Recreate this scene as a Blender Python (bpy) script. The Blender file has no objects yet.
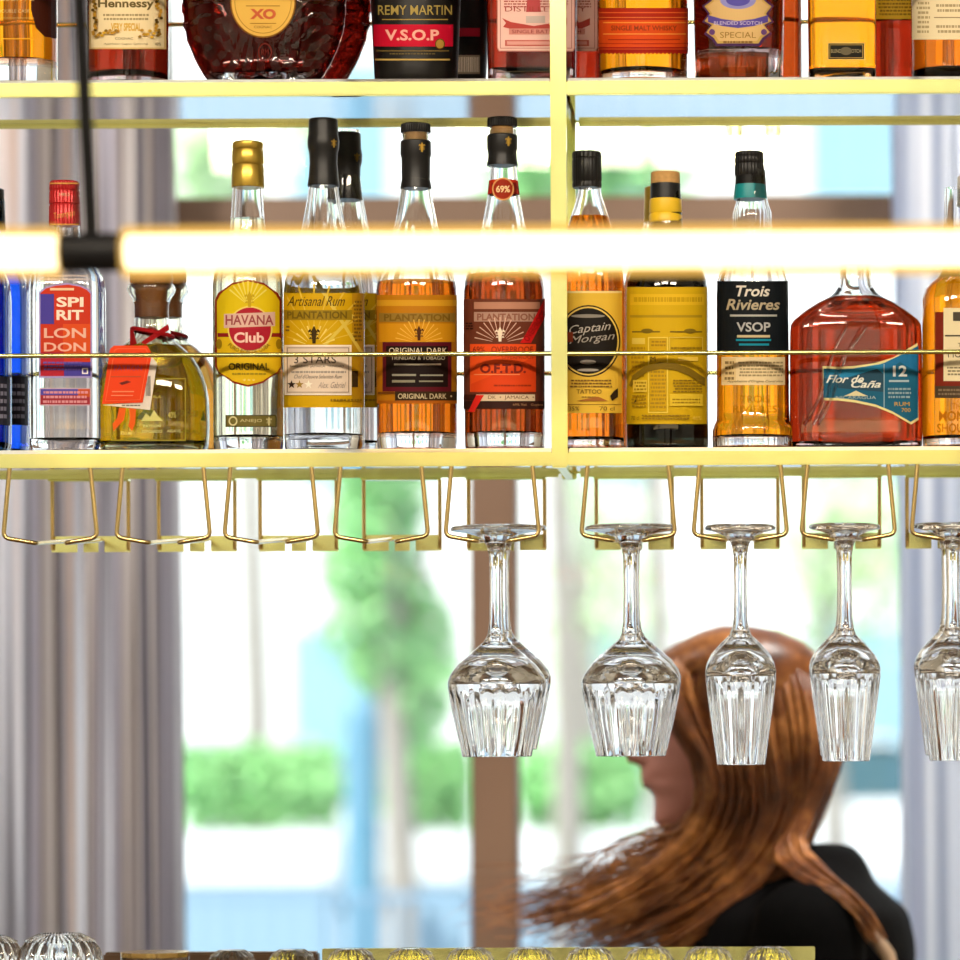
import bpy, bmesh, math, random
from mathutils import Vector, Matrix
random.seed(7)
sc = bpy.context.scene
COL = sc.collection
PI = math.pi
# ------------------------------------------------------------------ camera model
FPX, PX, PY, CZ = 3850.0, 735.0, 720.0, 1.5
ROLL = math.radians(0.25)
CR, SR = math.cos(ROLL), math.sin(ROLL)
def P(px, py, d):
    u, v = px - PX, PY - py
    return Vector(((u*CR + v*SR)*d/FPX, d, CZ + (-u*SR + v*CR)*d/FPX))
def zz(px, py, d): return P(px, py, d).z
def xx(px, py, d): return P(px, py, d).x

# ------------------------------------------------------------------ materials
def lin(c):
    if isinstance(c, str):
        c = [int(c[i:i+2], 16)/255 for i in (0, 2, 4)]
        c = [x/12.92 if x <= 0.04045 else ((x+0.055)/1.055)**2.4 for x in c]
    return (c[0], c[1], c[2], 1.0)
MATS = {}
def newmat(name):
    m = bpy.data.materials.new(name); m.use_nodes = True
    return m, m.node_tree.nodes, m.node_tree.links, m.node_tree.nodes['Principled BSDF']
def mat(name, col, rough=0.5, metal=0.0, trans=0.0, ior=1.5, coat=0.0, noise=0.0, nscale=40.0, bump=0.0, emis=None, estr=0.0, spec=0.5):
    if name in MATS: return MATS[name]
    m, N, L, b = newmat(name)
    c = lin(col)
    b.inputs['Base Color'].default_value = c
    b.inputs['Roughness'].default_value = rough
    b.inputs['Metallic'].default_value = metal
    b.inputs['Transmission Weight'].default_value = trans
    b.inputs['IOR'].default_value = ior
    b.inputs['Coat Weight'].default_value = coat
    b.inputs['Specular IOR Level'].default_value = spec
    if emis is not None:
        b.inputs['Emission Color'].default_value = lin(emis); b.inputs['Emission Strength'].default_value = estr
    if noise or bump:
        tc = N.new('ShaderNodeTexCoord'); nz = N.new('ShaderNodeTexNoise')
        nz.inputs['Scale'].default_value = nscale; nz.inputs['Detail'].default_value = 4
        L.new(tc.outputs['Object'], nz.inputs['Vector'])
        if noise:
            mx = N.new('ShaderNodeMixRGB'); mx.blend_type = 'MIX'
            mx.inputs[1].default_value = tuple(x*(1-noise) for x in c[:3]) + (1,)
            mx.inputs[2].default_value = tuple(min(1, x*(1+noise)) for x in c[:3]) + (1,)
            L.new(nz.outputs['Fac'], mx.inputs[0]); L.new(mx.outputs[0], b.inputs['Base Color'])
        if bump:
            bp = N.new('ShaderNodeBump'); bp.inputs['Strength'].default_value = bump; bp.inputs['Distance'].default_value = 0.002
            L.new(nz.outputs['Fac'], bp.inputs['Height']); L.new(bp.outputs[0], b.inputs['Normal'])
    MATS[name] = m
    return m
def ink(col):
    key = 'ink_' + (col if isinstance(col, str) else '%.2f_%.2f_%.2f' % tuple(col))
    return mat(key, col, rough=0.6, spec=0.12)
def glass(name, col=(1, 1, 1), ior=1.5, rough=0.0): return mat(name, col, rough=rough, trans=1.0, ior=ior)

M_brass = mat('brass', (0.80, 0.79, 0.32), rough=0.17, metal=1.0, noise=0.2, nscale=14)
M_wire = mat('brass_wire', (0.80, 0.60, 0.26), rough=0.22, metal=1.0, noise=0.08, nscale=60)
M_clear = glass('clear_glass', (0.985, 0.99, 0.99))
M_plate = mat('mirror_steel', (0.93, 0.94, 0.95), rough=0.06, metal=1.0, noise=0.02, nscale=5)
M_crystal = glass('crystal', (0.99, 0.99, 0.99), ior=1.5)
M_blackcap = mat('black_cap', (0.008, 0.008, 0.009), rough=0.38, spec=.35, noise=0.2, nscale=200)
M_matteblack = mat('matte_black_glass', (0.006, 0.005, 0.005), rough=0.35, spec=0.3)
M_lampblack = mat('lamp_black', (0.006, 0.006, 0.007), rough=0.5, spec=0.2)
M_cork = mat('cork', 'c79a5c', rough=0.8, noise=0.25, nscale=300)
M_wood = mat('dark_walnut', (0.09, 0.045, 0.02), rough=0.4, noise=0.35, nscale=12)

# ------------------------------------------------------------------ object helpers
def link(name, me, parent=None, mats=()):
    o = bpy.data.objects.new(name, me); COL.objects.link(o)
    for m in mats: me.materials.append(m)
    if parent is not None:
        o.parent = parent
        o.matrix_parent_inverse = Matrix.Translation(-Vector(parent.location))
    return o
def bm_obj(name, bm, m, parent=None, smooth=True, angle=40):
    me = bpy.data.meshes.new(name); bm.normal_update(); bm.to_mesh(me); bm.free()
    o = link(name, me, parent, m if isinstance(m, (list, tuple)) else [m])
    if smooth:
        me.shade_smooth()
        try: me.set_sharp_from_angle(angle=math.radians(angle))
        except Exception: pass
    return o
def thing(name, label, cat, loc=(0, 0, 0), group=None):
    o = bpy.data.objects.new(name, None); COL.objects.link(o)
    o.location = loc; o.empty_display_size = 0.02
    return tag(o, label, cat, group)
def tag(o, label, cat, group=None, kind=None):
    o['label'] = label; o['category'] = cat
    if group: o['group'] = group
    if kind: o['kind'] = kind
    return o
def struct(o):
    o['kind'] = 'structure'; return o
def copy_tree(o, label=None, delta=(0, 0, 0), scale=1.0):
    r = o.copy(); COL.objects.link(r); r.location = Vector(o.location) + Vector(delta)
    if label: r['label'] = label
    r.scale = (scale,)*3
    for ch in o.children:
        c = ch.copy(); COL.objects.link(c); c.parent = r; c.matrix_parent_inverse = ch.matrix_parent_inverse
        for g in ch.children:
            d = g.copy(); COL.objects.link(d); d.parent = c; d.matrix_parent_inverse = g.matrix_parent_inverse
    return r
def box(bm, x0, y0, z0, x1, y1, z1, bevel=0.0):
    r = bmesh.ops.create_cube(bm, size=1.0)
    vs = r['verts']
    for v in vs:
        v.co = Vector(((x0+x1)/2 + v.co.x*(x1-x0), (y0+y1)/2 + v.co.y*(y1-y0), (z0+z1)/2 + v.co.z*(z1-z0)))
    if bevel:
        es = list({e for v in vs for e in v.link_edges})
        bmesh.ops.bevel(bm, geom=es, offset=bevel, segments=2, affect='EDGES')
def tube(bm, pts, rad, n=10, cap=True, mi=0):
    pts = [Vector(p) for p in pts]
    if not isinstance(rad, (list, tuple)): rad = [rad]*len(pts)
    rings = []
    t0 = (pts[1]-pts[0]).normalized()
    ref = Vector((0, 0, 1)) if abs(t0.z) < 0.9 else Vector((1, 0, 0))
    a = t0.cross(ref).normalized()
    for i, p in enumerate(pts):
        if i == 0: t = pts[1]-pts[0]
        elif i == len(pts)-1: t = pts[-1]-pts[-2]
        else: t = (pts[i+1]-pts[i]).normalized() + (pts[i]-pts[i-1]).normalized()
        t.normalize()
        a = (a - t*a.dot(t)).normalized(); b = t.cross(a)
        rings.append([bm.verts.new(p + (a*math.cos(2*PI*k/n) + b*math.sin(2*PI*k/n))*rad[i]) for k in range(n)])
    fs = []
    for r0, r1 in zip(rings, rings[1:]):
        for k in range(n): fs.append(bm.faces.new((r0[k], r0[(k+1) % n], r1[(k+1) % n], r1[k])))
    if cap:
        fs.append(bm.faces.new(rings[0][::-1])); fs.append(bm.faces.new(rings[-1]))
    for f in fs: f.material_index = mi
def arc_pts(p0, p1, p2, r, n=5):
    """corner p1 rounded with straight legs towards p0 and p2"""
    p0, p1, p2 = Vector(p0), Vector(p1), Vector(p2)
    a = p1 + (p0-p1).normalized()*r; b = p1 + (p2-p1).normalized()*r
    return [a*(1-t)**2 + p1*2*t*(1-t) + b*t*t for t in [i/n for i in range(n+1)]]
def lathe(bm, prof, c, n=40, mod=None, mi=0, closed=False):
    """prof: list of (r, z) ; c: centre ; caps both ends unless r == 0"""
    rings = []
    for (r, z) in prof:
        if r < 1e-6: rings.append([bm.verts.new((c[0], c[1], z))]); continue
        ring = []
        for k in range(n):
            a = 2*PI*k/n
            rr = r*(mod(a, z) if mod else 1)
            ring.append(bm.verts.new((c[0]+rr*math.cos(a), c[1]+rr*math.sin(a), z)))
        rings.append(ring)
    for r0, r1 in zip(rings, rings[1:]):
        if len(r0) == 1 and len(r1) == 1: continue
        for k in range(n):
            k2 = (k+1) % n
            if len(r0) == 1: f = bm.faces.new((r0[0], r1[k2], r1[k]))
            elif len(r1) == 1: f = bm.faces.new((r0[k], r0[k2], r1[0]))
            else: f = bm.faces.new((r0[k], r0[k2], r1[k2], r1[k]))
            f.material_index = mi
    for ring, rev in ((rings[0], True), (rings[-1], False)):
        if len(ring) > 1:
            f = bm.faces.new(ring[::-1] if rev else ring); f.material_index = mi

# ------------------------------------------------------------------ text as flat 2-D meshes
TXT = {}
def text2d(s, bold=0.0, shear=0.0):
    key = (s, bold, shear)
    if key not in TXT:
        cu = bpy.data.curves.new('t', 'FONT'); cu.body = s; cu.size = 1; cu.align_x = 'CENTER'; cu.align_y = 'CENTER'
        cu.offset = bold; cu.shear = shear; cu.resolution_u = 3
        o = bpy.data.objects.new('t', cu); COL.objects.link(o)
        dg = bpy.context.evaluated_depsgraph_get()
        me = o.evaluated_get(dg).to_mesh()
        vs = [(v.co.x, v.co.y) for v in me.vertices]; fs = [tuple(p.vertices) for p in me.polygons]
        o.evaluated_get(dg).to_mesh_clear()
        bpy.data.objects.remove(o); bpy.data.curves.remove(cu)
        xs = [v[0] for v in vs] or [0]; ys = [v[1] for v in vs] or [0]
        cx, cy = (min(xs)+max(xs))/2, (min(ys)+max(ys))/2
        TXT[key] = ([(x-cx, y-cy) for x, y in vs], fs, max(xs)-min(xs) or 1, max(ys)-min(ys) or 1)
    return TXT[key]

def shape2d(item):
    """-> verts (px,py), faces for a label element given in photo pixels"""
    k = item[0]
    if k == 'rect':
        _, x0, y0, x1, y1 = item[:5]
        return [(x0, y1), (x1, y1), (x1, y0), (x0, y0)], [(0, 1, 2, 3)]
    if k == 'ell':
        _, cx, cy, rx, ry = item[:5]; n = 40
        return [(cx+rx*math.cos(2*PI*i/n), cy-ry*math.sin(2*PI*i/n)) for i in range(n)], [tuple(range(n))]
    if k == 'ring':
        _, cx, cy, rx, ry, w = item[:6]; n = 40
        vs = [(cx+rx*math.cos(2*PI*i/n), cy-ry*math.sin(2*PI*i/n)) for i in range(n)] + \
             [(cx+(rx-w)*math.cos(2*PI*i/n), cy-(ry-w)*math.sin(2*PI*i/n)) for i in range(n)]
        return vs, [(i, (i+1) % n, n+(i+1) % n, n+i) for i in range(n)]
    if k == 'frame':
        _, x0, y0, x1, y1, w = item[:6]
        vs, fs = [], []
        for (a, b, c, d) in ((x0, y0, x1, y0+w), (x0, y1-w, x1, y1), (x0, y0+w, x0+w, y1-w), (x1-w, y0+w, x1, y1-w)):
            i = len(vs); vs += [(a, d), (c, d), (c, b), (a, b)]; fs.append((i, i+1, i+2, i+3))
        return vs, fs
    if k == 'poly':
        return list(item[1]), [tuple(range(len(item[1])))]
    if k == 'star':
        _, cx, cy, r = item[:4]
        vs = [(cx+(r if i % 2 == 0 else r*0.42)*math.sin(PI*i/5), cy-(r if i % 2 == 0 else r*0.42)*math.cos(PI*i/5)) for i in range(10)]
        return vs, [tuple(range(10))]
    if k == 'fleur':                      # small three-petal ornament
        _, cx, cy, h = item[:4]; vs, fs = [], []
        def q(pts):
            i = len(vs); vs.extend(pts); fs.append(tuple(range(i, i+len(pts))))
        w = h*0.09
        q([(cx-w, cy+h*.5), (cx+w, cy+h*.5), (cx+w*1.6, cy-h*.2), (cx, cy-h*.5), (cx-w*1.6, cy-h*.2)])
        for s in (-1, 1):
            q([(cx+s*w, cy-h*.05), (cx+s*h*.2, cy-h*.32), (cx+s*h*.33, cy-h*.2), (cx+s*h*.3, cy-h*.1), (cx+s*h*.2, cy-h*.17)][::s])
            q([(cx+s*w, cy+h*.25), (cx+s*h*.2, cy+h*.12), (cx+s*h*.3, cy+h*.25), (cx+s*h*.2, cy+h*.24)][::s])
        q([(cx-h*.25, cy+h*.04), (cx-h*.25, cy-h*.02), (cx+h*.25, cy-h*.02), (cx+h*.25, cy+h*.04)])
        return vs, fs
    if k == 'rays':
        _, cx, cy, r0, r1, n, a0, a1, w = item[:9]; vs, fs = [], []
        for j in range(n):
            a = math.radians(a0+(a1-a0)*j/(n-1)); i = len(vs); t = (math.cos(a), -math.sin(a)); p = (-t[1]*w, t[0]*w)
            vs += [(cx+t[0]*r0-p[0]*.3, cy+t[1]*r0-p[1]*.3), (cx+t[0]*r0+p[0]*.3, cy+t[1]*r0+p[1]*.3), (cx+t[0]*r1+p[0], cy+t[1]*r1+p[1]), (cx+t[0]*r1-p[0], cy+t[1]*r1-p[1])]
            fs.append((i, i+1, i+2, i+3))
        return vs, fs
    if k == 'fine':                       # lines of small print: many short dashes
        _, x0, y0, x1, y1, rows = item[:6]; vs, fs = [], []
        rnd = random.Random(int(x0*7+y0*13))
        for j in range(rows):
            y = y0+(y1-y0)*(j+.5)/rows; h = (y1-y0)/rows*0.26; x = x0+rnd.random()*2
            while x < x1-1:
                w = min(rnd.uniform(1.2, 4.0), x1-x); i = len(vs)
                vs += [(x, y+h), (x+w, y+h), (x+w, y-h), (x, y-h)]; fs.append((i, i+1, i+2, i+3)); x += w+rnd.uniform(.5, 1.0)
        return vs, fs
    if k == 'bars':
        _, x0, y0, x1, y1 = item[:5]; vs, fs = [], []; rnd = random.Random(3); x = x0
        while x < x1:
            w = rnd.choice((.4, .7, 1.1)); i = len(vs)
            vs += [(x, y1), (min(x+w, x1), y1), (min(x+w, x1), y0), (x, y0)]; fs.append((i, i+1, i+2, i+3)); x += w+rnd.choice((.5, .8))
        return vs, fs
    if k == 'txt':
        _, s, cx, cy, w, h = item[:6]
        opt = item[7] if len(item) > 7 else {}
        vs, fs, tw, th = text2d(s, opt.get('bold', 0.0), opt.get('shear', 0.0))
        rot = math.radians(opt.get('rot', 0)); c, sn = math.cos(rot), math.sin(rot)
        arc = opt.get('arc', 0)
        out = []
        for x, y in vs:
            X, Y = x/tw*w, y/th*h
            if arc:
                a = X/arc; X, Y = (arc+Y)*math.sin(a), (arc+Y)*math.cos(a)-arc
            out.append((cx+X*c-Y*sn, cy-(X*sn+Y*c)))
        return out, fs
    raise ValueError(k)
def item_col(item): return item[{'rect': 5, 'ell': 5, 'ring': 6, 'frame': 6, 'poly': 2, 'star': 4, 'fleur': 4, 'rays': 9, 'fine': 6, 'bars': 5, 'txt': 6}[item[0]]]

# ------------------------------------------------------------------ bottles
class Bottle:
    """profile given in photo pixels (py, half width px) at the bottle's own depth; shelf height fixes the base."""
    def __init__(self, name, label, cat, cx, prof, depth, zbase, n=2.0, ratio=1.0, group=None):
        self.cx, self.depth, self.n, self.ratio = cx, depth, n, ratio
        self.s = FPX/depth; self.zb = zbase
        self.x = xx(cx, 300, depth)
        zs = [(self.z(py), hw/self.s) for py, hw in prof]
        zs.sort(key=lambda t: t[0])
        z0 = zs[0][0]
        zs = [(zbase, zs[0][1])] + [q for q in zs if q[0] > zbase+0.0015]
        self.prof = zs
        self.root = thing(name, label, cat, (self.x, depth, zbase), group)
    def z(self, py): return zz(self.cx, py, self.depth)
    def R(self, z):
        p = self.prof
        if z <= p[0][0]: return p[0][1]
        for a, b in zip(p, p[1:]):
            if z <= b[0]:
                t = (z-a[0])/max(1e-9, b[0]-a[0]); return a[1]+(b[1]-a[1])*t
        return p[-1][1]
    def nn(self, r): # cross-section: superelliptic body, round neck
        rm = max(q[1] for q in self.prof); k = min(1, max(0, (r/rm-0.45)/0.35))
        return 2.0+(self.n-2.0)*k, 1.0+(self.ratio-1.0)*k
    def ring(self, bm, r, z, N=48, off=0.0, flute=None):
        n, ra = self.nn(r); a_ = max(r+off, 0.0008); b_ = max(r*ra+off, 0.0008); out = []
        for k in range(N):
            t = 2*PI*k/N; c, s = math.cos(t), math.sin(t)
            x = math.copysign(abs(c)**(2/n), c)*a_; y = math.copysign(abs(s)**(2/n), s)*b_
            if flute: f = flute(x, y, z, r); x *= f; y *= f
            out.append(bm.verts.new((self.x+x, self.depth+y, z)))
        return out
    def skin(self, bm, rings, flip=False, mi=0):
        N = len(rings[0])
        for r0, r1 in zip(rings, rings[1:]):
            for k in range(N):
                q = (r0[k], r0[(k+1) % N], r1[(k+1) % N], r1[k])
                f = bm.faces.new(q[::-1] if flip else q); f.material_index = mi
    def zsamples(self, z0, z1):
        """smoothed sampling of the profile"""
        p = [q for q in self.prof if z0 < q[0] < z1]
        zs = [z0]+[q[0] for q in p]+[z1]; out = []
        for a, b in zip(zs, zs[1:]):
            k = max(1, min(10, int((b-a)/0.006))); out += [a+(b-a)*i/k for i in range(k)]
        return out+[z1]
    def Rs(self, z, h=0.0025):
        return (self.R(z-h)+2*self.R(z)+self.R(z+h))/4
    def build(self, gm, lm=None, fill=None, wall=0.0024, base=0.010, flute=None, N=72):
        ph = self.cx*.37
        def wav(x, y, z, r):
            if r < self.prof[0][1]*.6: return 1
            a = math.atan2(y, x); return 1-.024*(math.sin(9*a+ph)+.8*math.sin(14*a-ph*2)+.25*math.sin(31*z/.05+3*a))*.5
        zt = self.prof[-1][0]; zb = self.zb
        bm = bmesh.new(); rings = []
        r0 = self.prof[0][1]
        for q in (0.80, 0.94): rings.append(self.ring(bm, r0*q, zb+(0.0 if q < .9 else 0.0006), N))
        for z in self.zsamples(zb+0.002, zt): rings.append(self.ring(bm, self.Rs(z), z, N, flute=flute))
        self.skin(bm, rings); bm.faces.new(rings[0][::-1])
        zi = zb+base; inner = []
        for z in reversed(self.zsamples(zi, zt)): inner.append(self.ring(bm, self.Rs(z), z, N, off=-wall, flute=wav))
        inner.append(self.ring(bm, self.Rs(zi)*0.72, zi-0.0015 if base > .004 else zi, N, off=-wall, flute=wav))
        self.skin(bm, [rings[-1]]+inner); bm.faces.new(inner[-1])
        o = bm_obj('bottle_glass', bm, gm, self.root, angle=60)
        if lm is not None:
            bm = bmesh.new(); zf = self.z(fill); rings = []
            rings.append(self.ring(bm, self.Rs(zi)*0.72, zi-0.0018, N, off=-wall+0.0003, flute=wav))
            for z in self.zsamples(zi-0.0003, zf): rings.append(self.ring(bm, self.Rs(z), z, N, off=-wall+0.0003, flute=wav))
            self.skin(bm, rings); bm.faces.new(rings[0][::-1]); bm.faces.new(rings[-1])
            bm_obj('liquid', bm, lm, self.root, angle=60)
        return o
    def solid(self, gm, N=48):
        bm = bmesh.new(); rings = [self.ring(bm, self.prof[0][1]*q, self.zb+h, N) for q, h in ((.85, 0), (.96, .0006))]
        for z in self.zsamples(self.zb+.002, self.prof[-1][0]): rings.append(self.ring(bm, self.Rs(z), z, N))
        self.skin(bm, rings); bm.faces.new(rings[0][::-1]); bm.faces.new(rings[-1])
        return bm_obj('bottle_glass', bm, gm, self.root, angle=60)
    def front(self, px, py, eps):
        """the point of the visible surface seen at photo position (px, py)"""
        y = self.depth-max(q[1] for q in self.prof)*.8
        for _ in range(5):
            p = P(px, py, y); z = p.z; r = self.R(z); n, ra = self.nn(r)
            a = r+eps; b = r*ra+eps; dx = p.x-self.x
            t = min(0.9985, abs(dx)/a); dx = math.copysign(t*a, dx)
            y = self.depth-b*(1-t**n)**(1/n)
        return Vector((self.x+dx, y, z))
    def label(self, items, part='label', step=3.0, eps0=0.0004, lab=None):
        bm = bmesh.new(); slots = []
        for li, it in enumerate(items):
            m = ink(item_col(it))
            if m not in slots: slots.append(m)
            mi = slots.index(m); vs, fs = shape2d(it)
            if not vs: continue
            b2 = bmesh.new(); bv = [b2.verts.new((x, -y, 0)) for x, y in vs]
            for f in fs:
                try: b2.faces.new([bv[i] for i in f])
                except Exception: pass
            x0, x1 = min(v[0] for v in vs), max(v[0] for v in vs); y0, y1 = min(v[1] for v in vs), max(v[1] for v in vs)
            big = it[0] in ('rect', 'ell', 'poly', 'ring', 'frame')
            st = step if big else 4.0
            x = math.floor(x0/st)*st+st
            while x < x1-0.01:
                bmesh.ops.bisect_plane(b2, geom=b2.verts[:]+b2.edges[:]+b2.faces[:], plane_co=(x, 0, 0), plane_no=(1, 0, 0), dist=1e-5); x += st
            if big:
                y = math.floor(y0/8)*8+8
                while y < y1-0.01:
                    bmesh.ops.bisect_plane(b2, geom=b2.verts[:]+b2.edges[:]+b2.faces[:], plane_co=(0, -y, 0), plane_no=(0, 1, 0), dist=1e-5); y += 8
            bmesh.ops.triangulate(b2, faces=b2.faces[:])
            eps = eps0+0.00007*min(li, 32); mp = {}
            for f in b2.faces:
                try:
                    fv = []
                    for v in f.verts:
                        if v not in mp: mp[v] = bm.verts.new(self.front(v.co.x, -v.co.y, eps))
                        fv.append(mp[v])
                    nf = bm.faces.new(fv); nf.material_index = mi
                except Exception: pass
            b2.free()
        for f in bm.faces:
            f.normal_update()
            if f.normal.y > 0: f.normal_flip()
        o = bm_obj(part, bm, slots, self.root, smooth=False)
        if lab: o['label'] = lab
        return o
    def wrap(self, y0, y1, col, part='band', amin=-180, amax=180, eps=0.0003, m=None):
        """paper or wax sleeve wrapped round the bottle between two pixel heights"""
        bm = bmesh.new(); K = 40; rows = []
        zs = self.zsamples(self.z(y1), self.z(y0))
        for z in zs:
            r = self.R(z); n, ra = self.nn(r); row = []
            for k in range(K+1):
                t = math.radians(amin+(amax-amin)*k/K)-PI/2; c, s = math.cos(t), math.sin(t)
                row.append(bm.verts.new((self.x+math.copysign(abs(c)**(2/n), c)*(r+eps), self.depth+math.copysign(abs(s)**(2/n), s)*(r*ra+eps), z)))
            rows.append(row)
        for a, b in zip(rows, rows[1:]):
            for k in range(K): bm.faces.new((a[k], a[k+1], b[k+1], b[k]))
        return bm_obj(part, bm, m or ink(col), self.root)
    def cap(self, prof, m, part='cap', ribs=0, cx=None, n=48):
        """closed lathe; prof = (py, hw) from the top down"""
        x = self.x if cx is None else xx(cx, 200, self.depth)
        bm = bmesh.new()
        pts = [(hw/self.s, self.z(py)) for py, hw in prof][::-1]
        md = (lambda a, z: 1+0.018*math.cos(ribs*a)) if ribs else None
        lathe(bm, pts, (x, self.depth), n=max(n, ribs*4), mod=md)
        return bm_obj(part, bm, m, self.root, angle=35)
    def ornament(self, items, part, r_px, cx=None):
        """marks on a cap of radius r_px"""
        keep = self.cx, self.x, self.prof, self.n, self.ratio
        if cx is not None: self.cx = cx; self.x = xx(cx, 200, self.depth)
        zs = [shape2d(it)[0] for it in items]; self.prof = [(self.z(900), r_px/self.s), (self.z(-900), r_px/self.s)]
        self.n = 2; self.ratio = 1
        o = self.label(items, part)
        self.cx, self.x, self.prof, self.n, self.ratio = keep
        return o

# ------------------------------------------------------------------ shelf geometry
DF, DR = 3.5, 3.7                       # front and rear planes of the hanging shelf
Z_LB0, Z_LB1 = zz(480, 466, DF), zz(480, 452, DF)
Z_UB0, Z_UB1 = zz(480, 95, DF), zz(480, 81, DF)
ZL, ZU = Z_LB1+0.004, Z_UB1+0.004       # upper faces of the two glass shelves
XL, XR = xx(-190, 300, DF), xx(1130, 300, DF)
XP = xx(559, 250, DF)                   # central post
CEIL = 3.2
def build_shelf():
    root = thing('hanging_bar_shelf', 'polished brass frame shelf with two mirror-bright levels hanging over the bar', 'shelf', (XP, DF, Z_LB0))
    hw = 0.0072
    posts = [XL, XP, XR]
    for x in posts:
        for (d0, d1) in ((DF-0.004, DF+0.0105), (DR-0.004, DR+0.0105)):
            bm = bmesh.new(); box(bm, x-hw, d0, Z_LB0-(0.002 if d0 < 3.6 else 0), x+hw, d1, CEIL, 0.0012); bm_obj('post', bm, M_brass, root)
    for (z0, z1, zg) in ((Z_LB0, Z_LB1, ZL), (Z_UB0, Z_UB1, ZU)):
        for a, b in zip(posts, posts[1:]):
            for d in (DF, DR):
                bm = bmesh.new(); box(bm, a+hw, d, z0+(.0025 if d > 3.6 else 0), b-hw, d+0.009, z1, .001 if d < 3.6 else .0034); bm_obj('shelf_rail', bm, M_brass, root)
            bm = bmesh.new(); box(bm, a+hw+.001, DF+.0095, zg-.0098, b-hw-.001, DR-.0005, zg, .0006)
            bm_obj('shelf_plate', bm, M_plate, root, smooth=False)
            for d in (DF+.004, DR+.004):
                zr = z0+(zz(480, 353.5, DF)-Z_LB0)
                bm = bmesh.new(); tube(bm, [(a+hw-.001, d, zr), (b-hw+.001, d, zr)], 0.0022, 10); bm_obj('guard_rod', bm, M_brass, root)
        for x in posts:                 # cross bars from front to rear post
            bm = bmesh.new(); box(bm, x-.004, DF+.0105, z0, x+.004, DR-.004, z1-.001, .0006); bm_obj('cross_bar', bm, M_brass, root)
    return root
build_shelf()

# ------------------------------------------------------------------ stemware racks
RACK_X = [50, 163, 271, 381, 492, 628, 740, 848, 958]
DPL = 3.725
Z_RUN0, Z_RUN1 = zz(480, 541, DF), zz(480, 538.5, DPL)
def rack_label(i):
    return ['leftmost brass wire glass rack under the shelf, empty', 'second empty brass wire rack from the left end of the shelf',
            'third empty brass wire rack from the left, under the yellow-label rum bottle', 'empty brass wire rack just left of the first hanging wine glass',
            'brass wire rack left of the centre post holding a wide wine glass', 'brass wire rack just right of the centre post holding a wide wine glass',
            'brass wire rack holding the first narrow wine glass above the head of the woman', 'second brass wire rack from the right end, holding a narrow glass',
            'rightmost brass wire rack at the edge of the view holding a narrow glass'][i]
def build_rack():
    px = 492
    c = P(px, 470, DF+.004); x0 = c.x; s = FPX/DF
    root = thing('glass_rack', rack_label(4), 'glass rack', (x0, DF+.004, Z_LB0), 'brass wire racks under the lower shelf')
    d = DF+.004
    zb = zz(480, 535.5, DF)
    for sd in (-1, 1):
        top = Vector((x0+sd*40.5/s, d, Z_LB0)); cor = Vector((x0+sd*47/s, d, zb)); tip = Vector((x0+sd*15/s, d, Z_RUN0)); end = Vector((x0+sd*10.5/s, DPL+.002, Z_RUN1))
        pts = [top]+arc_pts(top, cor, tip, .006)+arc_pts(cor, tip, end, .006)+[end]
        bm = bmesh.new(); tube(bm, pts, 0.0021, 10); bm_obj('wire', bm, M_wire, root)
    # rear plate with two notches for the wires, carried by two rods
    sp = FPX/DPL; xr = x0
    zt, zb_ = zz(480, 534.5, DPL), zz(480, 550.5, DPL)
    bm = bmesh.new()
    segs = [(-39.5, -13.5), (-7.5, 7.5), (13.5, 39.5)]
    for a, b in segs: box(bm, xr+a/sp, DPL, zb_, xr+b/sp, DPL+.0018, zt-.0045, .0004)
    box(bm, xr-39.5/sp, DPL, zt-.0047, xr+39.5/sp, DPL+.0018, zt, .0004)
    bm_obj('rear_plate', bm, M_brass, root)
    for sd in (-1, 1):
        bm = bmesh.new(); tube(bm, [(xr+sd*38/sp, DPL-.003, Z_LB0+.004), (xr+sd*38/sp, DPL-.003, zb_+.002)], 0.0019, 8); bm_obj('rear_rod', bm, M_wire, root)
    bm = bmesh.new(); box(bm, xr-40/sp, DR+.0092, Z_LB0+.001, xr+40/sp, DPL+.0015, Z_LB0+.004, .0004); bm_obj('fixing_strip', bm, M_brass, root)
    return root
rack0 = build_rack(); racks = {4: rack0}
for i, px in enumerate(RACK_X):
    if i != 4:
        racks[i] = copy_tree(rack0, rack_label(i), (xx(px, 470, DF+.004)-rack0.location.x, 0, 0))

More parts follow.
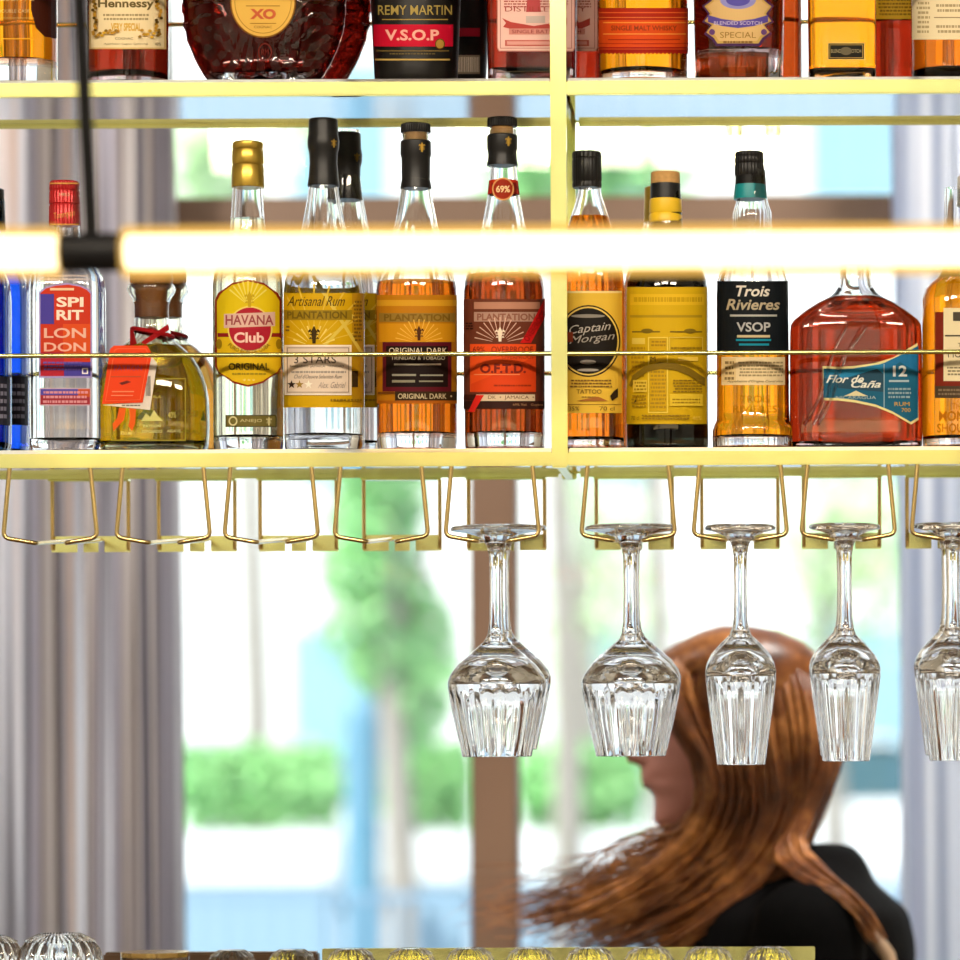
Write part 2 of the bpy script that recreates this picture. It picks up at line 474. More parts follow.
# ------------------------------------------------------------------ hanging wine glasses
def wine_glass(label, cx, depth, prof_out, prof_in, nfl, y_sh, zoff, grp):
    """upside-down glass; profiles in pixels (py, radius) top (foot) to bottom (rim)"""
    s = FPX/depth; c = P(cx, 600, depth)
    zf = lambda py: CZ+(PY-py)/s + zoff
    root = thing('wine_glass', label, 'wine glass', (c.x, depth, zf(527)), grp)
    # stem and foot
    def fl(a, z):
        k = (zf(y_sh)-z)/(zf(y_sh)-zf(y_sh+12)); k = max(0, min(1, k))
        return 1-0.045*k*(0.5-0.5*math.cos(nfl*a))**2
    ist = next(i for i, q in enumerate(prof_out) if q[2] == 'b')
    out = [(r/s, zf(py)) for py, r, _ in prof_out]
    bm = bmesh.new()
    ft = out[:ist+1]
    lathe(bm, [(0, ft[0][1]), *ft, (0, ft[-1][1])], (c.x, depth), n=48)
    bmesh.ops.recalc_face_normals(bm, faces=bm.faces[:])
    bm2 = bmesh.new()
    # bowl with its thick base, one closed skin
    N = 96
    dense = []
    seg = out[ist-1:]
    for (r0, z0), (r1, z1) in zip(seg, seg[1:]):
        k = max(1, int(abs(z1-z0)/.005)); dense += [(r0+(r1-r0)*j/k, z0+(z1-z0)*j/k) for j in range(k)]
    dense.append(seg[-1])
    rings = []
    for r, z in dense:
        rings.append([bm2.verts.new((c.x+r*fl(2*PI*k/N, z)*math.cos(2*PI*k/N), depth+r*fl(2*PI*k/N, z)*math.sin(2*PI*k/N), z)) for k in range(N)])
    for py, r in prof_in:
        z = zf(py); rr = max(r/s, .0004)
        rings.append([bm2.verts.new((c.x+rr*math.cos(2*PI*k/N), depth+rr*math.sin(2*PI*k/N), z)) for k in range(N)])
    for a, b in zip(rings, rings[1:]):
        for k in range(N): bm2.faces.new((a[k], a[(k+1) % N], b[(k+1) % N], b[k]))
    bm2.faces.new(rings[0]); bm2.faces.new(rings[-1])
    bmesh.ops.recalc_face_normals(bm2, faces=bm2.faces[:])
    # split foot disc from stem for the parts
    bm_obj('stem_and_foot', bm, M_crystal, root, angle=70)
    bm_obj('bowl', bm2, M_crystal, root, angle=30)
    return root
WIDE = [(526.5, 44, 'f'), (528, 45.5, 'f'), (530.5, 45, 'f'), (533, 28, 'f'), (537, 15, 'f'), (545, 9.5, 'f'), (556, 7, 'f'), (590, 6.5, 'f'), (622, 7.2, 'f'), (634, 9, 'f'), (641, 12.5, 'b'),
        (652, 25, 'b'), (664, 39, 'b'), (674, 46.5, 'b'), (681, 49, 'b'), (687, 49, 'b'), (700, 47, 'b'), (725, 42, 'b'), (752, 35.6, 'b'), (755.5, 35, 'b'), (756.3, 34.2, 'b')]
WIDE_IN = [(755.6, 33.8), (740, 37), (712, 42.8), (692, 46.3), (684, 45), (678, 38), (672, 26), (668, 12), (666.5, 2)]
TALL = [(526.5, 34, 'f'), (528, 35.5, 'f'), (530.5, 35, 'f'), (533, 24, 'f'), (537, 14, 'f'), (545, 9, 'f'), (556, 6.8, 'f'), (590, 6.2, 'f'), (620, 6.8, 'f'), (631, 8.4, 'f'), (638, 11, 'b'),
        (648, 21, 'b'), (658, 30, 'b'), (666, 34, 'b'), (672, 35.5, 'b'), (680, 35.2, 'b'), (705, 32.2, 'b'), (735, 28, 'b'), (761, 24.5, 'b'), (764.5, 24, 'b'), (765.3, 23.3, 'b')]
TALL_IN = [(764.6, 22.9), (740, 26.2), (705, 30.6), (683, 33), (677, 32), (670, 26), (663, 17), (658, 8), (656.5, 1.5)]
def wires_z(depth): return Z_RUN0+(Z_RUN1-Z_RUN0)*(depth-DF)/(DPL-DF)
def place_glass(px_vis, depth, kind, label, base=None, xline=None):
    c = P(px_vis, 600, depth)
    # foot underside rests on the wires: 530.5 px contour sits just above the wire
    s = FPX/depth
    z535 = CZ+(PY-537.5)/s
    zoff = wires_z(depth)+0.0021-z535
    if base is None:
        pr, pi, nf, ys = (WIDE, WIDE_IN, 22, 684) if kind == 'wide' else (TALL, TALL_IN, 22, 674)
        return wine_glass(label, px_vis, depth, pr, pi, nf, ys, zoff, None)
    z_new = CZ+(PY-527)/s+zoff
    return copy_tree(base, label, (c.x-base.location.x, depth-base.location.y, z_new-base.location.z))
def glass_px(i, depth):                  # column of glasses runs straight back from the rack centre
    x = racks[i].location.x
    return x
def glass_at(i, depth, kind, label, base=None):
    x = racks[i].location.x; u = x*FPX/depth; px = PX+u   # roll is negligible for x here
    px = PX+(u-SR*120)
    return place_glass(px, depth, kind, label, base)
g1 = glass_at(4, 3.560, 'wide', 'front wide-bowled wine glass hanging upside down left of the centre post')
glass_at(4, 3.655, 'wide', 'rear wide-bowled wine glass hanging behind the one left of the centre post', g1)
glass_at(5, 3.560, 'wide', 'front wide-bowled wine glass hanging just right of the centre post', g1)
glass_at(5, 3.655, 'wide', 'rear wide-bowled wine glass hanging behind the one right of the centre post', g1)
g3 = glass_at(6, 3.560, 'tall', 'front narrow wine glass hanging in the middle of the head of the woman')
glass_at(6, 3.634, 'tall', 'rear narrow wine glass behind the one in front of the head of the woman', g3)
glass_at(7, 3.600, 'tall', 'front narrow wine glass hanging at the back of the woman\'s hair', g3)
glass_at(7, 3.674, 'tall', 'rear narrow wine glass hidden behind the one at the back of the woman\'s hair', g3)
glass_at(8, 3.600, 'tall', 'front narrow wine glass hanging at the right edge of the view', g3)
glass_at(8, 3.674, 'tall', 'rear narrow wine glass behind the one at the right edge', g3)

# ------------------------------------------------------------------ bottles on the lower shelf
GL, GU = 'bottles on the lower shelf', 'bottles on the upper shelf'
L_white = glass('clear_spirit', (0.985, 0.99, 0.985), ior=1.33)
L_pale = glass('pale_straw_spirit', (0.95, 0.92, 0.66), ior=1.33)
L_olive = glass('golden_green_spirit', (0.62, 0.66, 0.05), ior=1.33)
L_gold = glass('golden_spirit', (0.92, 0.30, 0.006), ior=1.33)
L_amber = glass('amber_spirit', (0.74, 0.16, 0.006), ior=1.33)
L_brown = glass('brown_spirit', (0.36, 0.045, 0.006), ior=1.33)
L_red = glass('dark_red_spirit', (0.26, 0.012, 0.003), ior=1.33)
L_flask = glass('flask_spirit', (0.34, 0.020, 0.003), ior=1.33)
L_rust = glass('rust_spirit', (0.75, 0.34, 0.07), ior=1.33)
L_cognac = glass('cognac_red_spirit', (0.22, 0.008, 0.004), ior=1.33)
G_blue = glass('blue_glass', (0.10, 0.32, 0.92))
G_dark = glass('dark_green_glass', (0.03, 0.055, 0.04))
G_tequila = glass('greenish_glass', (0.97, 0.97, 0.88))
M_redcap = mat('red_cap', (0.50, 0.012, 0.015), rough=0.32, metal=0.3)
M_goldcap = mat('gold_cap', (0.62, 0.42, 0.07), rough=0.3, metal=0.85)
M_teal = mat('teal_foil', (0.0, 0.27, 0.30), rough=0.4)
M_yellowwax = mat('yellow_capsule', (0.90, 0.58, 0.02), rough=0.4)
D1, D2 = 3.556, 3.645

# blue bottles at the left edge
def blue_bottle(cx, depth, label):
    b = Bottle('gin_bottle', label, 'bottle', cx, [(450, 32), (446, 34), (300, 34.5), (283, 33), (262, 24), (246, 14), (236, 12), (200, 11)], depth, ZL, n=3.0, group=GL)
    b.build(G_blue, L_white, 262, flute=lambda x, y, z, r: 1-0.02*(0.5+0.5*math.cos(16*math.atan2(y, x))))
    b.cap([(189, 9), (190, 10.3), (229, 10.8), (230, 10)], M_blackcap, ribs=24)
    b.label([('rect', cx-33, 376, cx+33, 425, '2b2a38'), ('fine', cx-30, 382, cx+30, 420, 5, '8d8ba0')], 'label')
    b.label([('ell', cx+2, 335, 13, 15, '2f4fa0'), ('ell', cx+2, 335, 11, 13, 'c9d3ee'), ('ell', cx+2, 335, 7, 9, 'b8985a')], 'medallion')
    return b
blue_bottle(-24, D1, 'blue fluted gin bottle with a round medallion cut by the left edge')
blue_bottle(-6, D2, 'blue gin bottle standing behind the one at the left edge')

# clear vodka with a red cap
b = Bottle('vodka_bottle', 'clear vodka bottle with red screw cap and red and violet printed label', 'bottle', 67.5,
           [(450, 34.5), (446, 36), (290, 36), (278, 35), (266, 28), (254, 19), (243, 14.2), (226, 13.5), (196, 13), (186, 12.6)], D1, ZL, n=4.5, ratio=.92, group=GL)
b.build(M_clear, L_white, 252, base=.013)
b.cap([(181.5, 13.4), (183, 14.6), (190, 14.8), (191, 14.1), (193, 14.8), (204, 15), (205, 14.2), (207, 15), (224, 15.3), (226, 15.1)], M_redcap, ribs=30, cx=64.5)
b.ornament([('txt', '1953', 64.5, 194.5, 10, 3, 'e8c9a0'), ('txt', 'Tommysjo', 64.5, 215, 21, 8, 'e2a65a', {'shear': .3, 'rot': 10}), ('rect', 50, 223.6, 79, 225.2, 'c98c46'), ('rect', 50, 182.6, 79, 184, 'd9a050')], 'cap_print', 15.4, 64.5)
b.label([('poly', [(39, 374+4), (39, 292), (45, 287), (56, 284), (68, 283), (80, 285), (89, 289), (92, 293), (92, 378)], 'a89ad0'),
         ('poly', [(40.5, 376), (40.5, 293), (46, 288.5), (56, 285.6), (68, 284.6), (80, 286.6), (87, 290), (90.5, 294), (90.5, 376)], 'c8371f'),
         ('rect', 40.5, 294, 54, 324, '4a3f9c'), ('rect', 63, 324, 90.5, 358, 'd9501f'), ('rect', 40.5, 352, 64, 376, 'b32436'), ('rect', 64, 362, 90.5, 376, '4a3fa0'),
         ('rect', 50, 288, 74, 290.4, 'f0c8a0'), ('txt', 'SPI', 70, 302, 27, 10, 'f3e4d0', {'bold': .03}), ('txt', 'RIT', 70, 315, 27, 10, 'f3e4d0', {'bold': .03}),
         ('txt', 'LON', 65, 333, 42, 10, 'e9b7a0', {'bold': .02}), ('txt', 'DON', 65, 347, 42, 9, 'e9b7a0', {'bold': .02}), ('fine', 43, 361, 82, 371, 3, '6c56b0'), ('frame', 82, 368, 88, 374, 1.2, 'e9e2ea')], 'label')
b.label([('rect', 39.5, 388, 91, 405.5, 'd0b0c0'), ('rect', 40.5, 389, 90, 404.5, 'a02f3c'), ('rect', 40.5, 389, 78, 395, '4f48a8'), ('rect', 78, 389, 90, 397, 'c5502a'), ('fine', 42, 390, 88, 404, 3, 'd8909a')], 'lower_label')
b.label([('fine', 39, 274, 90, 281, 2, 'd8c8c0')], 'top_print'); b.label([('txt', '0.70 L', 67, 449-.5, 13, 2.2, '4a4038')], 'volume_mark')

# squat tequila bottles with orange tag
def tequila(cx, depth, label, lm, tagged):
    b = Bottle('tequila_bottle', label, 'bottle', cx,
               [(450, 54), (446, 56.2), (425, 57), (400, 56.5), (385, 54), (370, 49), (358, 42), (349, 33), (342, 24), (336, 19), (326, 17.4), (305, 17), (299, 19), (293, 23.5), (289, 25), (286, 23), (284, 21)], depth, ZL, n=2.7, ratio=.66, group=GL)
    b.build(G_tequila, lm, 347, base=.011, wall=.003)
    b.cap([(262, 15), (265, 19), (272, 21.3), (281, 21.5), (287, 20), (289, 16.2), (306, 14.8), (318, 14.2)], mat('stopper_wood', '8a5228', rough=.5, noise=.35, nscale=120), 'cork_stopper')
    # ribbon round the neck
    bm = bmesh.new(); pts = []
    for k in range(33):
        a = 2*PI*k/32; z = b.z(333+4*math.cos(a)); r = b.R(z)+.0012
        pts.append((b.x+r*math.cos(a), depth+r*math.sin(a), z))
    tube(bm, pts, .0022, 6, cap=False)
    M_rib = ink('9c1418')
    if tagged:
        def F(px, py, e=.0045): return b.front(px, py, e)
        for quad in ([(126, 329), (132.5, 327), (137, 344), (130, 346)], [(141, 342), (145, 345), (169, 330), (168, 324)]):
            lo = [bm.verts.new(F(x, y, .0022)) for x, y in quad]; hi = [bm.verts.new(F(x, y, .0034)) for x, y in quad]
            for k in range(4): bm.faces.new((lo[k], lo[(k+1) % 4], hi[(k+1) % 4], hi[k]))
            bm.faces.new(hi); bm.faces.new(lo[::-1])
    bmesh.ops.recalc_face_normals(bm, faces=bm.faces[:])
    bm_obj('neck_ribbon', bm, M_rib, b.root)
    if tagged:
        yt = depth-b.R(b.z(400))*.66-.004
        S = b.s
        def flat(part, items, y, th=.0004):
            bm = bmesh.new(); slots = []
            for i, it in enumerate(items):
                m = ink(item_col(it)); slots.append(m) if m not in slots else None
                vs, fs = shape2d(it)
                for f in fs:
                    pts = [P(vs[k][0], vs[k][1], y-.00015*i) for k in f]
                    face = bm.faces.new([bm.verts.new(p) for p in pts]); face.material_index = slots.index(m)
                    if i == 0:
                        face.normal_update()
                        r = bmesh.ops.extrude_face_region(bm, geom=[face])
                        for v in r['geom']:
                            if isinstance(v, bmesh.types.BMVert): v.co.y += th
            for f in bm.faces: f.normal_update()
            return bm_obj(part, bm, slots, b.root, smooth=False)
        flat('hang_tag', [('poly', [(110, 349), (114, 345.5), (147, 345.5), (151, 352), (151, 358), (142.5, 402.5), (102, 404)][::-1], 'e8441c'),
                          ('poly', [(114.2, 350), (117, 348.3), (146, 348.3), (148.4, 353), (148.2, 358), (140.4, 400), (105, 401.3)][::-1], 'f0693a'),
                          ('poly', [(115, 350.6), (117.6, 349), (145.5, 349), (147.8, 353.4), (147.6, 358), (139.8, 399.4), (105.8, 400.6)][::-1], 'e8441c'),
                          ('txt', 'PATRON', 128, 368, 28, 5, 'b9486a'), ('rect', 111, 376, 141, 377.2, 'c4502e'), ('poly', [(119, 383), (127, 380.5), (131, 382), (122, 385)], '6e2a22'), ('rect', 112, 391, 134, 392.2, 'f28a5e'), ('rect', 111, 395, 133, 396, 'f28a5e')], yt-.0016)
        flat('tag_back', [('poly', [(151, 356), (157, 363), (150, 410), (102.5, 405), (143, 402)][::-1], 'e4d9cd'), ('bars', 146, 376, 150.5, 396, '3a3430'), ('fine', 120, 404.3, 142, 406.6, 1, '6a625a')], yt-.0004)
        flat('ribbon_tail', [('poly', [(119, 408), (126, 408), (124, 420), (113.5, 431), (112.5, 424), (117, 418)][::-1], 'e8601c')], yt-.0008)
        flat('ribbon_tail', [('poly', [(129, 408), (136, 409), (135, 424), (132, 431), (128.5, 426), (130, 418)][::-1], 'e8601c')], yt-.0008)
    # moulded front panel and foil print
    b.label([('txt', 'TEQUILA', 151, 397, 20, 3, 'cfc25a'), ('poly', [(141, 421), (146, 413), (150, 417), (154, 410), (158, 416), (163, 421)][::-1], 'd6cf7c'), ('txt', 'PATRON', 152, 426, 17, 2.6, 'e8e39a'), ('txt', 'REPOSADO', 152, 431.5, 20, 3, 'e8e39a'), ('txt', '40%', 172, 415, 8, 6, 'd0c868'), ('txt', '750 ml', 126, 433, 11, 3, 'e8e39a'), ('txt', 'AGAVE', 174, 431, 14, 2.8, 'e8e39a')], 'foil_print')
    b.label([('frame', 111, 378, 186, 441, 1.3, '9a8a2c')], 'panel_rim')
    return b
tequila(151.5, D1+.008, 'squat golden-green tequila bottle with cork stopper and orange hang tag', L_olive, True)
tequila(165, D2+.02, 'squat red-brown tequila bottle half hidden behind the orange-tagged one', L_rust, False)

# white rum with a yellow label
b = Bottle('rum_bottle', 'pale rum bottle with gold screw cap and yellow label with a red disc', 'bottle', 248,
           [(450, 33.5), (446, 35), (285, 35), (274, 33.5), (262, 28), (248, 21.5), (236, 18.5), (222, 17), (190, 15), (150, 14)], D1, ZL, group=GL)
b.build(M_clear, L_pale, 219, base=.015)
b.cap([(142, 13.5), (143.5, 15.3), (148, 15.6), (149.5, 14.8), (151, 15.6), (163, 16), (165, 15), (167, 16), (187, 16.4), (188, 16)], M_goldcap, cx=248)
def oct_label(g):
    return [(215+g, 300+g*.5), (218+g, 293+g), (224, 289+g), (232, 283+g), (248, 279.5+g), (264, 283+g), (272, 289+g), (278-g, 293+g), (281.5-g, 300+g*.5), (281.5-g, 366-g*.5), (278-g, 373-g), (271, 377-g), (263, 383-g), (248, 387-g), (233, 383-g), (225, 377-g), (218+g, 373-g), (215+g, 366-g*.5)][::-1]
b.label([('poly', oct_label(0), '8a2a10'), ('poly', oct_label(2), 'dcbf12'), ('rect', 216, 333, 281, 337, '8e1f1c'), ('poly', [(217, 338), (281, 338), (281, 366), (277, 372), (262, 381), (248, 384.5), (234, 381), (219, 372), (217, 366)][::-1], 'e0b818'),
         ('rays', 248, 305, 4, 24, 9, 40, 140, .8, 'e8d860'), ('ell', 250, 329, 22.5, 23, 'e9cf6a'), ('ell', 250, 329, 21, 21.5, 'ac2030'), ('fleur', 249.5, 299, 16, 'c2a018'),
         ('poly', [(224, 314), (275, 312), (275, 326), (224, 328)][::-1], 'd9b4a4'), ('txt', 'HAVANA', 249.5, 320, 48, 10, '9c4a4e', {'bold': .02}), ('txt', 'Club', 249, 337.5, 30, 10.5, 'eec6b8', {'bold': .03}),
         ('txt', 'PURO RON DE CUBA', 249, 352, 44, 4, '5a3a10', {'arc': -30}), ('ell', 219, 344, 3, 5, '9a7c10'), ('ell', 279, 344, 3, 5, '9a7c10'), ('txt', 'ORIGINAL', 249, 366.5, 41, 7, '574a12', {'bold': .02}), ('fine', 232, 372, 266, 375.5, 1, 'a08818'), ('txt', '* * *', 249, 380, 12, 2, 'f3e7a0')], 'label')
b.label([('rect', 225.5, 415, 276.5, 427, '6f6430'), ('frame', 225.5, 415, 276.5, 427, 1, '4b431c'), ('ring', 233, 421, 4.5, 4.8, 1.5, 'd8cf9a'), ('txt', 'ANEJO', 251, 421, 22, 4, 'cfc48a'), ('fleur', 269, 421, 9, 'cfc48a')], 'seal_label')

# tall artisanal rum bottles sharing one shape
RUM = lambda c: [(450, 38.5), (447, 40), (330, 40.5), (292, 40.2), (282, 39), (270, 35.5), (256, 30), (240, 25), (226, 21.5), (210, 18.5), (195, 15.8), (186, 14.6), (165, 13.2), (150, 13.6), (130, 13.4)]
def rum_flute(x, y, z, r): return 1
def rum_black_wax(b, cx, y0=119):
    b.cap([(y0, 13), (y0+1, 14.4), (y0+5, 14.6), (y0+16, 14.8), (y0+22, 16), (y0+29, 15.6), (y0+34, 14.2), (y0+45, 13.8), (y0+58, 14.8), (y0+66, 16), (y0+67.5, 15.8)], M_blackcap, 'wax_capsule', cx=cx)
# three-star rum
def rum_three_star(cx, capx, depth, label, y0, pale):
    b = Bottle('rum_bottle', label, 'bottle', cx, RUM(0), depth, ZL, group=GL)
    dx = cx-324
    b.build(M_clear, L_white, 250, base=.016, flute=lambda x, y, z, r: 1-0.012*(0.5+0.5*math.cos(20*math.atan2(y, x)))*(1 if z > b.z(262) else 0), N=80)
    rum_black_wax(b, None, y0)
    b.ornament([('fleur', cx+10, y0+24, 9, 'a08038')], 'cap_print', 16.2)
    S = lambda it: it
    b.label([('rect', 283.5+dx, 293, 364+dx, 407.5, 'd0a408'), ('rect', 352+dx, 293, 364+dx, 407.5, 'b98a14'), ('rays', 314+dx, 344, 12, 60, 11, 15, 165, .9, 'dcb83a'), ('poly', [(322+dx, 293), (326+dx, 293), (368+dx-5, 352), (363+dx, 358)][::-1], 'dcc04a'), ('poly', [(352+dx, 314), (355+dx, 316), (326+dx, 346), (322+dx, 346)][::-1], 'dcc04a'),
             ('txt', 'Artisanal Rum', 316+dx, 301, 58, 10, '4f3c0c', {'shear': .45}), ('rect', 283.5+dx, 310, 352+dx, 320, '9a7c14'), ('txt', 'PLANTATION', 317+dx, 315, 60, 7.5, '6e570e', {'bold': .03}), ('rays', 314+dx, 347, 9, 22, 9, 20, 160, .8, 'ecd468'),
             ('fleur', 314+dx, 334.5, 18, '3c2c08'), ('fine', 353+dx, 300, 362+dx, 342, 11, '7a5a14'), ('fine', 285+dx, 325, 290+dx, 332, 2, '7a5a14'), ('rect', 352+dx, 371, 358+dx, 387, '3c2c14'),
             ('rect', 284.5+dx, 345, 351.5+dx, 395, 'fbf1df'), ('rect', 285.5+dx, 346, 350.5+dx, 394, 'e6d2bc'), ('frame', 287+dx, 347.5, 349+dx, 392.5, .7, '8a7258'),
             ('txt', '3 STARS', 315+dx, 359.5, 42, 7.5, '40302a'), ('txt', 'BARBADOS  JAMAICA  TRINIDAD', 317+dx, 366.5, 54, 2.8, '55443c'), ('fine', 290+dx, 370, 346+dx, 374, 1, 'a2968c'), ('txt', "Chef d'Oeuvre Selection Rum", 318+dx, 376.5, 48, 4, '7d6f66', {'shear': .4}),
             ('star', 291.5+dx, 384.5, 4.4, '33231c'), ('star', 299.5+dx, 384.5, 4.4, 'a8863c'), ('star', 308.5+dx, 384.5, 4.4, 'fdf4e0'), ('txt', 'Alex. Gabriel', 332+dx, 385, 28, 6, 'a39389', {'shear': .5}), ('fine', 330+dx, 398, 362+dx, 402, 1, '8a6a12')], 'label')
    return b
rum_three_star(324, 321, D1, 'clear rum bottle with yellow label, white panel and three stars', 119, True)
rum_three_star(347, 347, D2, 'clear rum bottle with brown-yellow side label behind the three-star one', 133, True)
# original dark rum
def rum_disc_cap(b, cx, y0, yend):
    b.cap([(y0, 13.6), (y0+1, 14.6), (y0+8, 14.8), (y0+9, 14.4)], M_blackcap, 'stopper_disc', ribs=40, cx=cx)
    b.cap([(y0+9, 10.8), (y0+22, 10.8)], M_cork, 'cork', cx=cx)
    ym = y0+17
    b.cap([(ym, 14.2), (ym+1, 15.2), (ym+14, 15.4), (ym+17, 14.4), (yend-9, 14.2), (yend-2, 15.6), (yend, 15.6)], M_blackcap, 'neck_wrap', cx=cx)
    b.ornament([('fleur', cx+6, ym+6, 10, 'c0993c')], 'cap_print', 15.7, cx)
b = Bottle('rum_bottle', 'dark rum bottle with amber label and maroon-framed black panel', 'bottle', 416.5, RUM(0), D1, ZL, group=GL)
b.build(M_clear, L_amber, 283, base=.017)
rum_disc_cap(b, 416, 124, 189)
b.label([('rect', 376.5, 295, 457, 403, 'b9760c'), ('rect', 376.5, 300, 457, 306, 'd29a20'), ('rect', 379, 313, 455, 322, '94742c'), ('txt', 'PLANTATION', 417, 317.5, 66, 7, '7a5a18', {'bold': .03}), ('rect', 379, 323.5, 455, 342, 'cf8f12'), ('rays', 419, 343, 7, 24, 13, 12, 168, .55, 'e6b440'), ('fleur', 419, 333, 15, '4a2408'),
         ('rect', 382.5, 342, 451.5, 391.5, '5a101c'), ('rect', 386, 346, 448, 387, '1a0d0a'), ('txt', 'ORIGINAL DARK', 418, 350.5, 58, 5.5, 'e9d7b4'), ('txt', 'TRINIDAD & TOBAGO', 418, 358, 54, 3.6, 'b9ab90'), ('rect', 394, 363.5, 441, 365.2, 'c7bda4'), ('rect', 392, 374, 416, 376, '98927f'), ('rect', 420, 374.5, 443, 376, '98927f'), ('rect', 392, 380, 415, 382.5, '8c866f'), ('rect', 419, 380.5, 443, 382, '8c866f'),
         ('rect', 378, 392, 395, 394, '6a3a0a'), ('rect', 395, 391.5, 457, 400.5, '33230f'), ('txt', 'ORIGINAL DARK  •', 425, 396.2, 54, 5.2, 'd9c59a'), ('rect', 378, 400.5, 457, 403.5, 'a85a10')], 'label')
# overproof rum
b = Bottle('rum_bottle', 'dark rum bottle with bright orange panel and red diagonal ribbon beside the post', 'bottle', 504, RUM(0), D1, ZL, group=GL)
b.build(M_clear, L_brown, 276, base=.017)
rum_disc_cap(b, 502.5, 118, 166)
b.wrap(181, 195, 'c8321a', 'neck_band')
b.label([('rect', 487, 182.5, 493, 193.5, '7c1410'), ('rect', 512, 182.5, 520, 193.5, '7c1410'), ('ell', 503, 189, 11, 11.5, 'e0a060'), ('ell', 503, 189, 9.5, 10, '9c2a14'), ('txt', '69%', 503, 189, 14, 7, 'f0cf98', {'bold': .03})], 'neck_badge')
b.label([('rect', 463.5, 299, 544.5, 402, '6a3524'), ('rect', 474, 302, 540, 309, 'b9836a'), ('rect', 474, 312, 540, 321.5, 'b08a78'), ('txt', 'PLANTATION', 506, 317, 58, 7, '8c5a48', {'bold': .03}), ('rays', 500, 343, 8, 26, 13, 12, 168, .55, 'd8b09a'), ('fleur', 500, 334, 15, 'f0ddc4'), ('fine', 465, 322, 473, 330, 3, '2c120c'),
         ('rect', 470, 344, 536, 392, 'e8501a'), ('poly', [(500, 372), (536, 356), (536, 392), (471, 392), (471, 384)], 'dc4416'), ('txt', '69%   OVERPROOF', 503, 349.5, 60, 6, '6e1608'), ('txt', 'OVERPROOF', 518, 357, 32, 3.4, '8a2410'), ('txt', 'O.F.T.D.', 503, 368.5, 46, 9.5, '7c2618', {'bold': .04}), ('rect', 474, 374, 520, 375, 'f08a50'), ('fine', 492, 384, 532, 387, 1, '9c3210'),
         ('rect', 463.5, 394.5, 476, 400.5, '3c1a10'), ('rect', 476, 394.5, 535, 401, 'dfc7a4'), ('txt', 'DK  •  JAMAICA  •', 511, 397.7, 46, 4.4, '6b3a24'), ('rect', 463.5, 401, 544.5, 409, '341a14'), ('txt', '69% Vol.   Guyana', 528, 405, 30, 3, 'c08a60'),
         ('poly', [(545, 298), (545, 317), (531, 343), (520, 343), (526, 334)], 'd21c1c'), ('txt', 'OVERPROOF', 535, 326, 34, 6, '5c0808', {'rot': 57}), ('poly', [(476, 395), (484, 395), (474, 412), (468, 412)][::-1], 'd9261c')], 'label')
# spiced rum just right of the post
b = Bottle('rum_bottle', 'amber rum bottle with yellow label and black oval just right of the post', 'bottle', 590,
           [(450, 32), (446, 34), (290, 34.5), (276, 33.5), (262, 31), (245, 27), (228, 22), (217, 19), (205, 15), (195, 12), (188, 11.5), (160, 11)], D1, ZL, n=2.5, group=GL)
b.build(M_clear, L_amber, 217, base=.012)
b.cap([(152, 13.5), (153, 14.4), (158, 14.6), (159, 13.8), (161, 14.5), (181, 14.6), (182, 13.9), (184, 14.6), (188, 14.2)], M_blackcap, ribs=26, cx=587)
b.label([('rect', 559, 291, 622, 413, 'e3b83c'), ('rect', 559, 291, 622, 293, 'f0d890'), ('rect', 560, 404, 621, 405, '9a7424'), ('ell', 588.5, 341, 32, 36, '2a2014'), ('ell', 588.5, 341, 30.5, 34.5, 'e6c45a'), ('ell', 588.5, 341, 29, 33, '1b1612'), ('txt', 'Captain', 590, 329, 42, 11, 'b5aca0', {'shear': .4, 'rot': 6}), ('txt', 'Morgan', 592, 339, 46, 10, 'a39a8e', {'shear': .4, 'rot': 6}), ('ell', 588, 316, 17, 1.8, '8d857a'), ('ell', 588, 362, 8, 2.2, '8a8278'), ('ell', 588, 370, 11, 1.4, 'a39a8e'), ('rect', 568, 332, 573, 342, '7c3018'),
         ('fine', 570, 379, 612, 388, 3, '7b5a24'), ('txt', 'TATTOO', 589, 391.5, 25, 4.2, '5d4216'), ('fine', 580, 396, 598, 398, 1, '8b6a2c'), ('poly', [(576, 401), (588, 398.5), (598, 396.5), (608, 401)][::-1], 'a4662a'), ('poly', [(610, 396), (614, 391), (618, 388), (618, 397), (612, 401)][::-1], '2d2010'), ('txt', '35%', 574, 408.5, 10, 4, '6b4c1c'), ('txt', '70 cl', 607, 408.5, 15, 4, '6b4c1c')], 'label')
